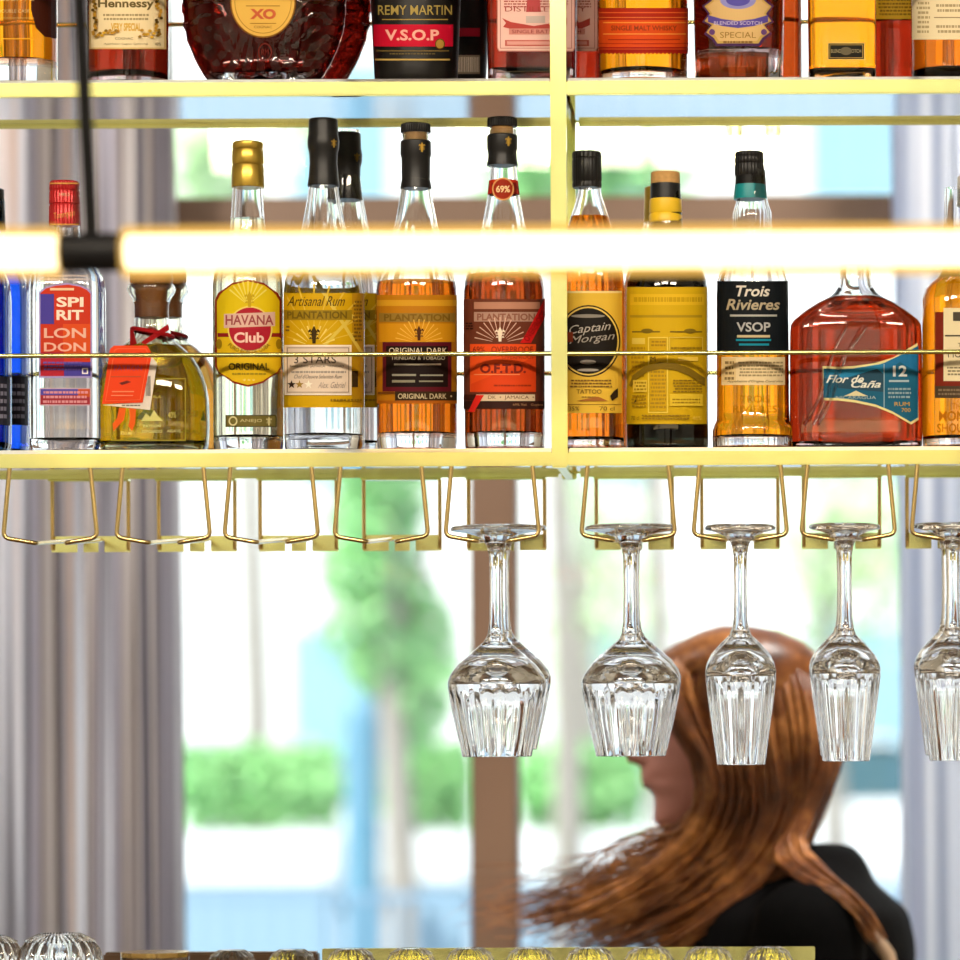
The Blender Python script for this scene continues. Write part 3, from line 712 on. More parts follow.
# whisky with all-over yellow label
def yellow_whisky(cx, depth, label):
    d = cx-667
    b = Bottle('whisky_bottle', label, 'bottle', cx, [(450, 39.5), (446, 41), (292, 41), (280, 39.5), (266, 34), (250, 24), (236, 18), (222, 15.5), (200, 14.8), (176, 13)], depth, ZL, group=GL)
    b.build(G_dark, L_brown, 235, base=.013)
    b.cap([(172, 13.4), (173, 14.5), (184, 14.7)], M_cork, 'cork_top', cx=cx-1.5)
    b.cap([(184, 14.9), (200, 15.2)], M_blackcap, 'black_collar', cx=cx-1.5)
    b.cap([(198, 14), (200, 16), (212, 16.6), (214, 15.6), (216, 16.6), (222, 16.4), (223, 15.5)], M_yellowwax, 'capsule', cx=cx-1.5)
    b.label([('rect', 626.5+d, 287, 707+d, 424, 'd3ab12'), ('rect', 630+d, 294, 704+d, 305, 'e2b920'), ('fine', 632+d, 295, 702+d, 304, 1, 'c69c0c'), ('rect', 630+d, 315, 702+d, 317.5, 'b08f18'), ('rect', 632+d, 331, 660+d, 332.5, '7b6416'), ('rect', 670+d, 331, 702+d, 332.5, '7b6416'), ('ell', 647+d, 331, 6, 2.4, '7b6416'), ('ell', 690+d, 331, 6, 2.4, '7b6416'),
             ('rect', 632+d, 338, 645+d, 344, 'e6c850'), ('fine', 631+d, 346, 645+d, 378, 7, 'b08612'), ('frame', 648+d, 337, 668+d, 413, 1.1, 'f0d550'), ('rect', 650+d, 339, 666+d, 411, 'cfa410'), ('fine', 650+d, 340, 666+d, 347, 2, 'a27a10'), ('fine', 650+d, 366, 666+d, 409, 11, 'a9831a'), ('txt', 'M', 653+d, 359, 5, 5, '3e3108'), ('frame', 669+d, 337, 703+d, 352, .8, 'e6cc50'), ('fine', 671+d, 346, 702+d, 350, 1, '9a7a14'), ('rect', 678+d, 357, 698+d, 361, 'ecc84a'),
             ('poly', [(629+d, 385), (633+d, 375), (645+d, 366), (660+d, 362), (675+d, 363), (690+d, 368), (705+d, 378), (705+d, 386), (690+d, 376), (675+d, 370), (660+d, 369), (647+d, 372), (637+d, 379), (631+d, 387)][::-1], '7c6212'), ('fine', 673+d, 379, 702+d, 393, 5, '8f7016'), ('rect', 633+d, 380, 647+d, 392, 'e2bf40'), ('fine', 634+d, 381, 646+d, 391, 3, '9a7a14'), ('poly', [(633+d, 404), (637+d, 396), (636+d, 403)][::-1], '2c2008'), ('fine', 631+d, 394, 646+d, 408, 4, 'a07c14'), ('rect', 670+d, 394, 703+d, 406, 'e2bf30'), ('fine', 672+d, 398, 700+d, 404, 2, '9a7a14'), ('fine', 640+d, 414, 690+d, 420, 2, '94741a'), ('txt', '70 cl', 635+d, 418, 8, 4, '7d5f10'), ('txt', '46%', 697+d, 418, 9, 4, 'ecc84a')], 'label')
    return b
yellow_whisky(667, D1, 'dark green whisky bottle with all-over yellow label and wooden stopper top')
b2 = Bottle('whisky_bottle', 'clear-necked whisky bottle mostly hidden behind the yellow-labelled dark one', 'bottle', 660, [(450, 36), (446, 38), (292, 38), (270, 32), (245, 20), (222, 15.5), (196, 14), (190, 13)], D2, ZL, group=GL)
b2.build(M_clear, L_amber, 240); b2.cap([(187, 13.5), (188, 15), (222, 16), (223, 15)], M_goldcap)
# VSOP rum with teal neck band
b = Bottle('rum_bottle', 'amber rum bottle with black label, teal neck band and flared glass foot', 'bottle', 752.5,
           [(450, 39), (447, 41), (431, 41), (425, 39), (421, 36.2), (300, 36), (282, 35.5), (268, 31), (252, 24), (238, 20.5), (229, 19.6), (214, 20), (207, 17.5), (200, 15.2), (170, 13.2)], D1, ZL, group=GL)
b.build(M_clear, L_gold, 296, base=.013, flute=lambda x, y, z, r: 1-0.02*(0.5+0.5*math.cos(26*math.atan2(y, x)))*(1 if b.z(230) < z < b.z(206) or z < b.z(428) else 0), N=104)
b.cap([(152, 13), (153, 14.1), (156, 14.3), (157, 13.8), (158.5, 14.4), (163, 14.4), (164, 13.8), (165.5, 14.4), (175, 14.5), (176, 14)], M_blackcap, ribs=30, cx=749.5)
b.cap([(176, 13.9), (185, 14.3)], M_lampblack, 'black_collar', cx=749.5)
b.cap([(185, 14.8), (197.5, 15.8), (199.5, 15.6)], M_teal, 'teal_band', cx=749.5)
b.label([('rect', 717, 281, 788, 352, '10161c'), ('txt', 'Trois', 753, 291, 34, 11, 'd8d2c6', {'shear': .25, 'bold': .02}), ('txt', 'Rivieres', 753, 304.5, 54, 11, 'b3a588', {'shear': .25, 'bold': .02}), ('rect', 730, 314.5, 777, 316.5, 'b2b0aa'), ('txt', 'VSOP', 753.5, 327, 34, 9.5, 'b4b4b2', {'bold': .02}), ('rect', 737, 335, 770, 337.5, 'c8b890'), ('rect', 736, 339, 771, 341, '128aa4'), ('rect', 739, 343.5, 769, 345.5, '128aa4')], 'label')
b.label([('rect', 721.5, 357, 785, 385, 'ead3a4'), ('rect', 722, 358, 736, 382, 'e4c992'), ('fine', 724, 360, 734, 381, 4, '8a7248'), ('fine', 738, 361, 783, 377, 5, 'a38f68'), ('txt', "Appellation d'Origine Controlee", 755, 381.5, 56, 3, '6c5830', {'shear': .3})], 'lower_label')
b.label([('txt', 'TROIS', 755, 399, 30, 7, 'a0680c'), ('txt', 'RIVIERES', 755, 409, 44, 7, 'a0680c')], 'embossed_text')
# broad flask-shaped dark rum
b = Bottle('rum_bottle', 'broad sloping-shouldered dark red rum flask with blue label and a 12', 'bottle', 855.5,
           [(450, 62), (446, 66), (420, 66.5), (340, 66), (326, 65.5), (321, 63), (312, 52), (304, 40), (298, 28), (293, 21), (287, 17), (278, 15.8), (262, 15), (242, 14.6)], D1+.006, ZL, n=4.0, ratio=.42, group=GL)
b.build(M_clear, L_flask, 299, base=.008, wall=.0035)
b.cap([(232, 14), (233, 16), (262, 16.4), (264, 15.5)], M_blackcap)
edge_t = [(822.5, 366), (838, 367), (855, 366), (875, 363), (893, 357.5), (917.5, 343)]
edge_b = [(918.5, 420), (911, 424.5), (893, 414), (876, 407), (855, 402.5), (838, 400.5), (824, 400.5)]
it = [(x+1, y+2.4) for x, y in edge_t]; ib = [(x-.5, y-2.6) for x, y in edge_b]
b.label([('poly', (edge_t+edge_b)[::-1], 'e6dc9a'), ('poly', (it+ib)[::-1], '1a5f7e'), ('poly', [(823.5, 370), (853, 368.5), (884, 363.5), (884, 374), (873, 371), (858, 374), (840, 380), (824, 378)][::-1], '2482b0'), ('poly', [(884, 363), (917, 347), (917, 372), (900, 362), (884, 372)][::-1], '1f6fa0'), ('poly', [(838, 379), (852, 377), (866, 372), (877, 369), (884, 374), (884, 392), (838, 388)][::-1], '24485c'),
         ('rect', 883.6, 364, 884.6, 408, '8fb0bc'), ('txt', 'Flor de', 845, 379, 38, 8, 'dfe0d4', {'shear': .4, 'bold': .02}), ('txt', 'Caña', 866, 384, 30, 7.5, 'dfe0d4', {'shear': .4, 'bold': .02}), ('poly', [(844, 396), (850, 393.5), (856, 390.5), (863, 394), (868, 396)][::-1], 'd9d2a4'), ('txt', 'NICARAGUA', 856, 397.5, 40, 3, 'a9bcbc'), ('txt', '12', 900, 371, 14, 11, 'd6dedb', {'bold': .03}), ('rect', 889, 380, 909, 382, 'a8bcc4'), ('fine', 887, 387, 911, 399, 3, '8fa8b0'), ('txt', 'RUM', 902, 404, 15, 4, 'd2a848'), ('txt', '700', 906, 410, 9, 4, 'd2a848')], 'label')
for (xs, ph) in ((820, 0), (826, 1.3), (832, .4)):       # embossed cane stalks
    bm = bmesh.new(); pts = []
    for k in range(14):
        t = k/13; pts.append(b.front(xs-10+t*(38+8*ph)+3*math.sin(6*t+ph)-6*(1-t), 425-t*100, .0002))
    tube(bm, pts, [.0014+.0007*math.sin(k*2.2)**2 for k in range(14)], 6); bm_obj('embossed_cane', bm, M_clear, b.root)
# malt at the right edge
b = Bottle('whisky_bottle', 'golden malt whisky bottle with cream label cut by the right edge', 'bottle', 957,
           [(450, 33), (446, 35), (300, 35), (290, 32.5), (284, 28), (279, 21), (273, 16), (262, 13.5), (232, 12.8), (188, 12.2)], D1, ZL, n=2.2, group=GL)
b.build(M_clear, L_gold, 268, base=.012)
b.cap([(176, 12.6), (177, 13.6), (206, 14), (207, 13)], mat('white_cap', (.7, .68, .63), rough=.4), cx=971)
b.label([('rect', 935, 312, 989, 398, '7a2412'), ('rect', 935, 386, 989, 398, '4a3a2a'), ('fine', 937, 388, 988, 396, 2, '7d6a50'), ('rect', 943.5, 308, 989, 381, 'e8d9b0'), ('rect', 953, 312, 975, 321, '4a4238'), ('rect', 945, 335, 975, 336.5, '3c352c'), ('txt', 'THE', 964, 345, 12, 4, '3c352c'), ('txt', 'MONKEY', 966, 354, 36, 7, '3c352c'), ('fine', 947, 366, 984, 376, 3, '8a7c60')], 'label')
b.label([('txt', 'THE', 958, 406, 12, 6, 'b86a08'), ('txt', 'MONKEY', 962, 416, 46, 10, 'b86a08', {'bold': .02}), ('txt', 'SHOULDER', 962, 428, 50, 9, 'b86a08', {'bold': .02})], 'embossed_text')

# ------------------------------------------------------------------ bottles on the upper shelf (their tops rise out of view)
def upper(name, label, cx, hw, depth, gm, lm, n=2.0, ratio=1.0, fill=-60, base=.012, capm=None, foot=None, top=-250, flute=None, N=48):
    b = Bottle(name, label, 'bottle', cx, (foot or [(92, hw-1.5), (86, hw)]) + [(-80, hw), (-100, hw*.9), (-122, hw*.6), (-140, 18), (-165, 15), (top+14, 13.5)], depth, ZU, n=n, ratio=ratio, group=GU)
    b.build(gm, lm, fill, base=base, flute=flute, N=N)
    b.cap([(top, 13), (top+1.5, 14.6), (top+40, 15), (top+41, 14)], capm or M_blackcap, ribs=24)
    return b
b = upper('whisky_bottle', 'amber whisky bottle with thick clear base at the upper left edge', 20, 38, D1, M_clear, L_gold, n=2.3, base=.024, fill=-60)
b.label([('txt', 'RESERVE', 14, -3, 40, 8, 'd8b870'), ('txt', 'DOUBLE CASK', 14, 11, 32, 3.4, 'd9b978'), ('rect', -6, 17.6, 34, 18.4, 'c79c50'), ('rect', -6, 38, 34, 39.4, 'e0a020')], 'foil_print')
b.label([('poly', [(32, -60), (57, -60), (57, 38), (45, 37), (36, 28), (31, 10), (31, -30)], '3a1408')], 'dark_right_side')  # dark area over the right part of the bottle
b = upper('cognac_bottle', 'dark cognac bottle with cream label and gilt vine border', 129, 41, D1, M_clear, L_red, fill=-90)
b.label([('rect', 89, -40, 166, 49, 'd8b878'), ('rect', 91, -38, 164, 47.5, 'f0dcae'), ('txt', 'Hennessy', 126, 4.5, 56, 11, '6b5b34', {'bold': .03}), ('fine', 103, 13, 150, 21, 2, 'a8946a'), ('txt', 'VERY SPECIAL', 126, 27, 30, 8, 'd8a838', {'bold': .03}), ('txt', 'COGNAC', 124, 38.5, 18, 2.4, '5a4a2c'), ('txt', 'Appellation Cognac Controlee', 126, 44, 44, 2.2, '6a5836'), ('txt', '40%', 158, 44, 6, 3, '6a5836')] +
        [('ell', 93.5+random.uniform(-1, 3.5), y, 1.7, 1.5, random.choice(['5c4418', 'c09034', '8a6824'])) for y in range(-34, 36, 2)] + [('ell', 159.5+random.uniform(-3.5, 2), y, 1.7, 1.5, random.choice(['5c4418', 'c09034', '8a6824'])) for y in range(-34, 36, 2)] +
        [('ell', x, 33+random.uniform(-3, 4), 1.8, 1.4, random.choice(['c09034', 'd8a838', '8a6824'])) for x in list(range(96, 120, 2))+list(range(140, 160, 2))], 'label')
# round fluted cognac decanters
def decanter(cx, depth, label, lab):
    prof = [(92, 46), (89, 52), (84, 56), (76, 61), (66, 67), (50, 75), (32, 80.5), (12, 83), (-8, 83.5), (-30, 81), (-52, 73), (-72, 60), (-88, 44), (-100, 28), (-108, 18), (-120, 15), (-170, 14)]
    b = Bottle('cognac_bottle', label, 'bottle', cx, prof, depth, ZU, n=2.2, ratio=.36, group=GU)
    zc = b.z(0)
    def fl(x, y, z, r):
        dx, dz = x, z-zc; rr = math.hypot(dx, dz); a = math.atan2(dz, dx)
        k = max(0, min(1, (rr*b.s-34)/14))
        if z > b.z(-95): return 1
        return 1-0.13*k*(0.5+0.5*math.cos(30*a))**1.0*(1 if abs(y) > .2*r*.36 else .35)
    b.build(M_clear, L_cognac, -92, base=.012, flute=fl, N=180)
    b.cap([(-205, 12), (-203, 16), (-172, 17), (-165, 15)], M_goldcap, 'stopper')
    if lab:
        b.label([('ell', cx-2, 2, 33, 36, '7a4a14'), ('ell', cx-2, 2, 31.5, 34.5, 'e3b552'), ('ring', cx-2, 2, 28.5, 31.5, .6, '9c6a24'), ('txt', 'XO', cx-2, 14, 26, 10.5, 'c8603a', {'bold': .05}), ('rect', cx-19, 5.5, cx+15, 6.3, '9c6a24'), ('rect', cx-15, 23, cx+11, 23.8, '9c6a24'), ('txt', 'COGNAC', cx-2, 27, 18, 2.4, '8a5a24'), ('txt', 'REMY MARTIN', cx-2, -6, 44, 6, '8a5a24')], 'label', eps0=.0012)
        b.label([('ring', cx, 52, 7, 9, 1.2, '6a2018'), ('txt', 'RM', cx, 52, 7, 6, '6a2018')], 'embossed_mark', eps0=.0012)
    return b
decanter(265, D1, 'round fluted dark red cognac decanter with gold oval label', True)
decanter(291, D2, 'round fluted dark red cognac decanter tucked behind the gold-labelled one', False)
# black frosted cognac bottles
def black_cognac(cx, depth, label, front):
    b = Bottle('cognac_bottle', label, 'bottle', cx, [(92, 40), (86, 41.2), (80, 41.5), (0, 45), (-60, 46.5), (-85, 44), (-110, 30), (-128, 19), (-150, 15.5), (-226, 14)], depth, ZU, group=GU)
    b.solid(M_matteblack); b.cap([(-262, 13), (-260, 15), (-215, 15.5), (-213, 14.5)], M_blackcap)
    d = cx-417
    if front:
        b.label([('txt', 'REMY MARTIN', 415, 10, 74, 9.5, 'a8924c', {'bold': .006}), ('rect', 382, 19, 448, 20, 'a08840'), ('rect', 373.5, 24.5, 453, 46.5, 'c40d2e'), ('txt', 'V.S.O.P', 412, 35, 54, 11, 'f0b0a0', {'bold': .03}), ('ell', 440, 44, 5, 5.5, 'b08a3a'), ('ring', 440, 44, 5, 5.5, 1, '5a3a10'), ('rect', 376, 50.5, 449, 51.3, '8a7038'), ('fine', 388, 52.5, 436, 55, 1, '6a5a34'), ('rect', 375, 58.8, 450, 60.4, 'c8a75a')], 'label')
    else:
        b.label([('rect', cx-20, 28, cx+34, 36.5, '8f0f24'), ('rect', cx+6, 55, cx+34, 74, '8a7a6c'), ('bars', cx+8, 57, cx+33, 72, 'd9c8b4')], 'back_label')
    return b
black_cognac(417, D1, 'frosted black cognac bottle with red band and gold lettering', True)
black_cognac(446, D2, 'frosted black bottle with barcode label behind the red-banded one', False)
# square bottles with the pink label
def square_pink(cx, depth, label, lm):
    d = cx-534
    b = Bottle('liquor_bottle', label, 'bottle', cx, [(92, 44), (87, 46), (-60, 46), (-78, 42), (-96, 26), (-108, 17), (-150, 15), (-200, 14)], depth, ZU, n=7.0, ratio=.8, group=GU)
    b.build(M_clear, lm, -50, base=.014, wall=.0045, N=64); b.cap([(-235, 13.5), (-233, 15.5), (-190, 16), (-188, 15)], M_blackcap)
    b.label([('poly', [(497+d, -40), (575+d, -40), (575+d, 48), (573+d, 51.5), (499+d, 51.5), (497+d, 48)], 'c98a80'), ('poly', [(498+d, -39), (574+d, -39), (574+d, 47.5), (572.5+d, 50.5), (499.5+d, 50.5), (498+d, 47.5)], 'f0c4b8'), ('frame', 500+d, -38, 572+d, 48.5, .7, 'b8706a'),
             ('fine', 503+d, 0, 568+d, 8, 3, 'b0544c'), ('poly', [(529+d, -20), (538+d, -20), (541+d, 12), (526+d, 12)], 'b8484a'), ('txt', 'DISTILLERY', 534+d, 9, 58, 5, 'a8443e'), ('rect', 526+d, 16, 545+d, 23, 'c8b4ac'),
             ('poly', [(502+d, 18), (511+d, 22), (534+d, 26), (558+d, 22), (567+d, 18), (567+d, 25), (558+d, 29), (534+d, 33), (511+d, 29), (503+d, 27), (506+d, 23)][::-1], 'b8443e'), ('rect', 509+d, 28.5, 562+d, 34.5, 'd48c80'), ('txt', 'SINGLE BATCH', 535+d, 31.5, 46, 3.6, '8f302c'), ('rect', 505+d, 40, 566+d, 46, 'c8645a'), ('rect', 507+d, 41.3, 564+d, 44.7, 'e0a094')], 'label')
    return b
square_pink(534, D1+.004, 'square thick-walled bottle with pink engraved label left of the post', L_red)
square_pink(557, D2+.012, 'square bottle with pink label mostly hidden behind the post', L_red)
# whisky with the orange-red label
b = upper('whisky_bottle', 'golden whisky bottle with serrated orange-red label right of the post', 644, 46, D1, M_clear, L_gold, fill=-70)
zig = [(599+i*2.0, 54.5 if i % 2 else 52.8) for i in range(46)]
b.label([('poly', [(599, -12+20)]+zig+[(689, 8)], '9c1c0e'), ('rect', 598.5, 9, 689.5, 20, 'a8260f'), ('rect', 598.5, 20, 689.5, 47, 'd84a14'), ('rect', 598.5, 12, 689.5, 13.2, 'd85a24'), ('rect', 598.5, 17, 689.5, 18, 'd86a2c'), ('rect', 603, 22, 686, 23.2, 'e88a30'), ('txt', 'SINGLE MALT WHISKY', 644, 28, 66, 5, '8a3a10', {'bold': .02}), ('rect', 603, 33.5, 686, 34.5, 'f0983c'), ('rect', 608, 39, 680, 40, 'a8300e'), ('rect', 598.5, 43, 689.5, 44, 'b8340e'), ('rect', 598.5, 48.5, 689.5, 49.6, 'c8441a')], 'label')
# blend with ornate violet and gold label, thick base
b = upper('whisky_bottle', 'dark bottle with ornate violet and gold scroll label and thick crystal base', 740, 47.5, D1, M_clear, L_red, n=2.2, base=.030, foot=[(92, 44), (88, 47.5)], flute=lambda x, y, z, r: 1-0.015*(0.5+0.5*math.cos(18*math.atan2(y, x)))*(1 if z < ZU+.03 else 0), N=108)
def scroll(c, k):
    base = [(-28, -40), (28, -40), (28, 0), (36, 6), (30, 14), (36, 22), (28, 26), (34, 34), (26, 40), (22, 46), (-22, 46), (-26, 40), (-34, 34), (-28, 26), (-36, 22), (-30, 14), (-36, 6), (-28, 0)]
    return [(738+x*k, y*k+(1-k)*10) for x, y in base][::-1]
b.label([('poly', scroll(0, 1.0), '4a2c58'), ('poly', scroll(0, .93), 'c8a45a'), ('poly', scroll(0, .86), 'd8b478'), ('ell', 738, 0, 18, 9, '8f8cc8'), ('ell', 738, 0, 12, 6, '5650a8'), ('poly', [(708, 15), (722, 19), (738, 21), (754, 19), (768, 15), (768, 22), (754, 26), (738, 28), (722, 26), (708, 22)][::-1], '5a4ca0'), ('txt', 'BLENDED SCOTCH', 738, 23, 48, 3.6, 'd0c4e0'), ('txt', 'SPECIAL', 738, 35, 36, 6, '9c7838'), ('ell', 712, 32, 3, 3, '6a4880'), ('ell', 764, 32, 3, 3, '6a4880'), ('fine', 722, 40, 754, 44, 1, '8a6830')], 'label')
upper('whisky_bottle', 'dark red bottle in the second row right of the violet-labelled one', 767, 36, D2, M_clear, L_brown, n=3, ratio=.9)
# square golden whisky
b = upper('whisky_bottle', 'square golden whisky bottle with slim black and gold strip label', 843, 35, D1, M_clear, L_gold, n=6.5, ratio=.95, fill=-60)
b.label([('rect', 827.5, 42.5, 865, 60, 'd8b860'), ('rect', 828.5, 43.5, 864, 59, '1c1a14'), ('frame', 829.5, 44.5, 863, 58, .6, 'b8984a'), ('txt', 'BLENDED  SCOTCH', 846, 51, 30, 3.6, 'b0a074'), ('ell', 846, 51, 6, 4, '6a6048')], 'label')
b = upper('whisky_bottle', 'dark red bottle with yellow label set back between two golden whiskies', 896, 32, D2, M_clear, L_red, n=2.5)
b.label([('rect', 866, -40, 926, 19, 'd8b028'), ('fine', 878, -5, 922, 16, 6, '8a6a14')], 'label')
b = upper('whisky_bottle', 'amber whisky bottle with wide cream label at the upper right edge', 952, 41, D1, M_clear, L_amber)
b.label([('rect', 912, -40, 992, 39.5, 'ecdcb4'), ('fine', 916, -4, 930, 34, 8, 'b8a478'), ('rect', 934, 17, 990, 18, '9a8660'), ('fine', 936, 3, 988, 13, 2, 'b09c74'), ('fine', 936, 24, 988, 34, 2, 'b09c74')], 'label')

# ------------------------------------------------------------------ linear pendant lamp in front of the shelf
DT = 2.65
M_tube = mat('warm_core', (.2, .17, .1), rough=.6, emis=(1.0, .84, .58), estr=4.2)
def sleeve_mat():
    m = bpy.data.materials.new('amber_sleeve'); m.use_nodes = True; N = m.node_tree.nodes; L = m.node_tree.links; N.clear()
    o = N.new('ShaderNodeOutputMaterial'); mx = N.new('ShaderNodeMixShader'); t = N.new('ShaderNodeBsdfTransparent'); e = N.new('ShaderNodeEmission')
    mx.inputs[0].default_value = .40; t.inputs[0].default_value = (1, .93, .78, 1); e.inputs[0].default_value = (1, .58, .13, 1); e.inputs[1].default_value = 1.25
    L.new(t.outputs[0], mx.inputs[1]); L.new(e.outputs[0], mx.inputs[2]); L.new(mx.outputs[0], o.inputs[0]); return m
M_sleeve = sleeve_mat()
def lamp():
    a = P(-420, 251, DT); j0 = P(62, 252.5, DT); j1 = P(121, 252.5, DT); e = P(1400, 253, DT); r = 26.5*DT/FPX
    root = thing('linear_pendant_lamp', 'slim glowing tube lamp with a black joint hanging across the front of the bottles', 'lamp', (j0+j1)/2)
    zc = j0.z
    def hor(name, x0, x1, rr, m, ends=.004):
        bm = bmesh.new(); tube(bm, [(x0, DT, zc), (x0+ends*.3, DT, zc), (x0+ends, DT, zc), (x1-ends, DT, zc), (x1-ends*.3, DT, zc), (x1, DT, zc)], [rr*.8, rr*.95, rr, rr, rr*.95, rr*.8], 32)
        return bm_obj(name, bm, m, root)
    for xa, xb in ((a.x, j0.x), (j1.x, e.x)):
        hor('glowing_tube', xa+.003, xb-.003, r*.66, M_tube); hor('frosted_sleeve', xa, xb, r, M_sleeve)
    hor('joint', j0.x-.002, j1.x+.002, r*.74, M_lampblack, .002)
    b0 = P(92, 244, DT); t0 = P(79.5, 0, DT-.04); dv = (t0-b0); k = (CEIL-b0.z)/dv.z; top = b0+dv*k
    bm = bmesh.new(); tube(bm, [b0, top], .0052, 14); bm_obj('suspension_rod', bm, M_lampblack, root)
    bm = bmesh.new(); lathe(bm, [(.03, CEIL-.025), (.045, CEIL-.02), (.045, CEIL-.0005)], (top.x, top.y), 24); bm_obj('ceiling_rose', bm, M_lampblack, root)
    x2 = e.x-.25
    bm = bmesh.new(); tube(bm, [(x2, DT, zc+r*.9), (x2, DT, CEIL-.001)], .0052, 14); bm_obj('suspension_rod', bm, M_lampblack, root)
lamp()

# ------------------------------------------------------------------ counter, tray and small glasses at the bottom edge
ZC = 1.20
ct = thing('bar_counter', 'dark wooden bar counter with the small glasses standing along its back', 'bar counter', (-.2, 3.5, 0))
bm = bmesh.new(); box(bm, -2.2, 3.05, ZC-.045, 1.1, 3.85, ZC, .004); bm_obj('countertop', bm, M_wood, ct)
bm = bmesh.new(); box(bm, -2.15, 3.2, 0.0, 1.05, 3.78, ZC-.0452, .003); bm_obj('front_panel', bm, M_wood, ct)
dt_ = 3.60
tr = thing('brass_tray', 'long brass tray with a raised back edge behind the small glasses', 'tray', (xx(570, 950, dt_), 3.5, ZC))
x0, x1 = xx(322, 955, dt_), xx(815, 948, dt_)
bm = bmesh.new(); box(bm, x0, 3.37, ZC, x1, dt_, ZC+.004, .0008); bm_obj('tray_base', bm, M_brass, tr)
bm = bmesh.new(); box(bm, x0, dt_, ZC, x1, dt_+.004, zz(570, 947.5, dt_), .0008); bm_obj('tray_back', bm, M_brass, tr)
x2 = xx(103, 955, dt_)
wr = bm_obj('wooden_rail', (lambda bm: (box(bm, x2, dt_, ZC, x0-.004, dt_+.02, zz(200, 952.5, dt_), .002), bm)[1])(bmesh.new()), M_wood)
tag(wr, 'dark wooden rail on the counter left of the brass tray', 'rail')
M_gilt = mat('gilt_rim', (.8, .55, .2), rough=.2, metal=1)
M_tumb = glass('ribbed_glass', (.97, .96, .94))
def tumbler(cx, py_top, hw, depth, label, zb=ZC, n=14, up=False):
    """small ribbed tumbler standing upside down"""
    c = P(cx, py_top, depth); s = FPX/depth; r = hw/s; zt = c.z; h = zt-zb
    root = thing('ribbed_tumbler', label, 'glass', (c.x, depth, zb), 'small ribbed glasses along the counter')
    def md(a, z): return 1-.07*abs(math.sin(n*a/2))
    prof = [(r*1.12, zb), (r*1.13, zb+.003), (r*1.06, zb+h*.5), (r*1.0, zb+h*.80), (r*.93, zb+h*.88), (r*.80, zb+h*.94), (r*.60, zb+h*.98), (r*.44, zb+h)]
    inner = [(r*.36, zb+h*.80), (r*.8, zb+h*.77), (r*.88, zb+h*.68), (r*.96, zb+h*.45), (r*1.03, zb+.003), (r*1.06, zb)]
    N = n*8; bm = bmesh.new(); rings = []
    for i, (rr, z) in enumerate(prof+inner):
        k = (i >= 2) and (i < len(prof)-1)
        rings.append([bm.verts.new((c.x+rr*(md(2*PI*j/N, z) if k else 1)*math.cos(2*PI*j/N), depth+rr*(md(2*PI*j/N, z) if k else 1)*math.sin(2*PI*j/N), z)) for j in range(N)])
    rings_o, rings_i = rings[:len(prof)], rings[len(prof):]
    for a, b in list(zip(rings_o, rings_o[1:]))+list(zip(rings_i, rings_i[1:])):
        for j in range(N): bm.faces.new((a[j], a[(j+1) % N], b[(j+1) % N], b[j]))
    a, b = rings_i[-1], rings_o[0]
    for j in range(N): bm.faces.new((a[j], a[(j+1) % N], b[(j+1) % N], b[j]))
    bm.faces.new(rings_o[-1]); bm.faces.new(rings_i[0])
    bmesh.ops.recalc_face_normals(bm, faces=bm.faces[:])
    bm_obj('glass_body', bm, M_tumb, root, angle=45)
    bm = bmesh.new()                       # star cut ring on the base
    for j in range(40):
        a = 2*PI*j/40; a2 = a+PI/40
        tube(bm, [(c.x+r*.47*math.cos(a), depth+r*.47*math.sin(a), zb+h*.997), (c.x+r*.8*math.cos(a2), depth+r*.8*math.sin(a2), zb+h*.945)], r*.03, 5)
    bm_obj('cut_base', bm, M_tumb, root)
    return root
small = ['first', 'second', 'third', 'fourth', 'fifth', 'sixth', 'seventh', 'eighth', 'ninth', 'tenth']
t0 = None
for i, (cx, py) in enumerate([(232, 952), (292, 951.5), (351, 950.5), (411, 949.5), (470, 948.5), (530, 948), (590, 946), (649, 947), (708, 945), (768, 944.5)]):
    zb = ZC+.004 if i > 1 else ZC
    lab = small[i]+' small ribbed glass from the left along the counter, upside down'
    if i == 0: tumbler(cx, py-2, 26.5, 3.47, lab, zb)
    elif i == 2: t0 = tumbler(cx, py-2, 26.5, 3.47, lab, zb)
    elif i == 1: tumbler(cx, py-2, 26.5, 3.47, lab, zb)
    else:
        c = P(cx, py, 3.47); copy_tree(t0, lab, (c.x-t0.location.x, 0, 0))
tumbler(60, 934, 43, 3.46, 'large cut-glass tumbler upside down near the left corner', ZC, 20)
tumbler(-12, 936, 36, 3.55, 'large cut-glass tumbler cut off by the left edge', ZC, 20)
g = thing('gold_rimmed_glass', 'upright wide glass with a gold rim left of the brass tray', 'glass', (xx(155, 955, 3.46), 3.46, ZC))
s = FPX/3.46; zt = zz(155, 952, 3.46); r = 34/s; bm = bmesh.new()
pr = [(r*.7, ZC), (r*.86, ZC+.01), (r, ZC+(zt-ZC)*.6), (r, zt-.001), (r*.985, zt), (r*.955, zt-.001), (r*.955, ZC+(zt-ZC)*.6), (r*.8, ZC+.016), (0, ZC+.012)]
lathe(bm, [(0, ZC)]+pr, (g.location.x, 3.46), 48); bmesh.ops.recalc_face_normals(bm, faces=bm.faces[:]); bm_obj('glass_body', bm, M_tumb, g)
bm = bmesh.new(); lathe(bm, [(r*1.004, zt-.004), (r*1.006, zt-.003), (r*1.004, zt+.0003), (r*.95, zt+.0003)], (g.location.x, 3.46), 48); bm_obj('gold_rim', bm, M_gilt, g)

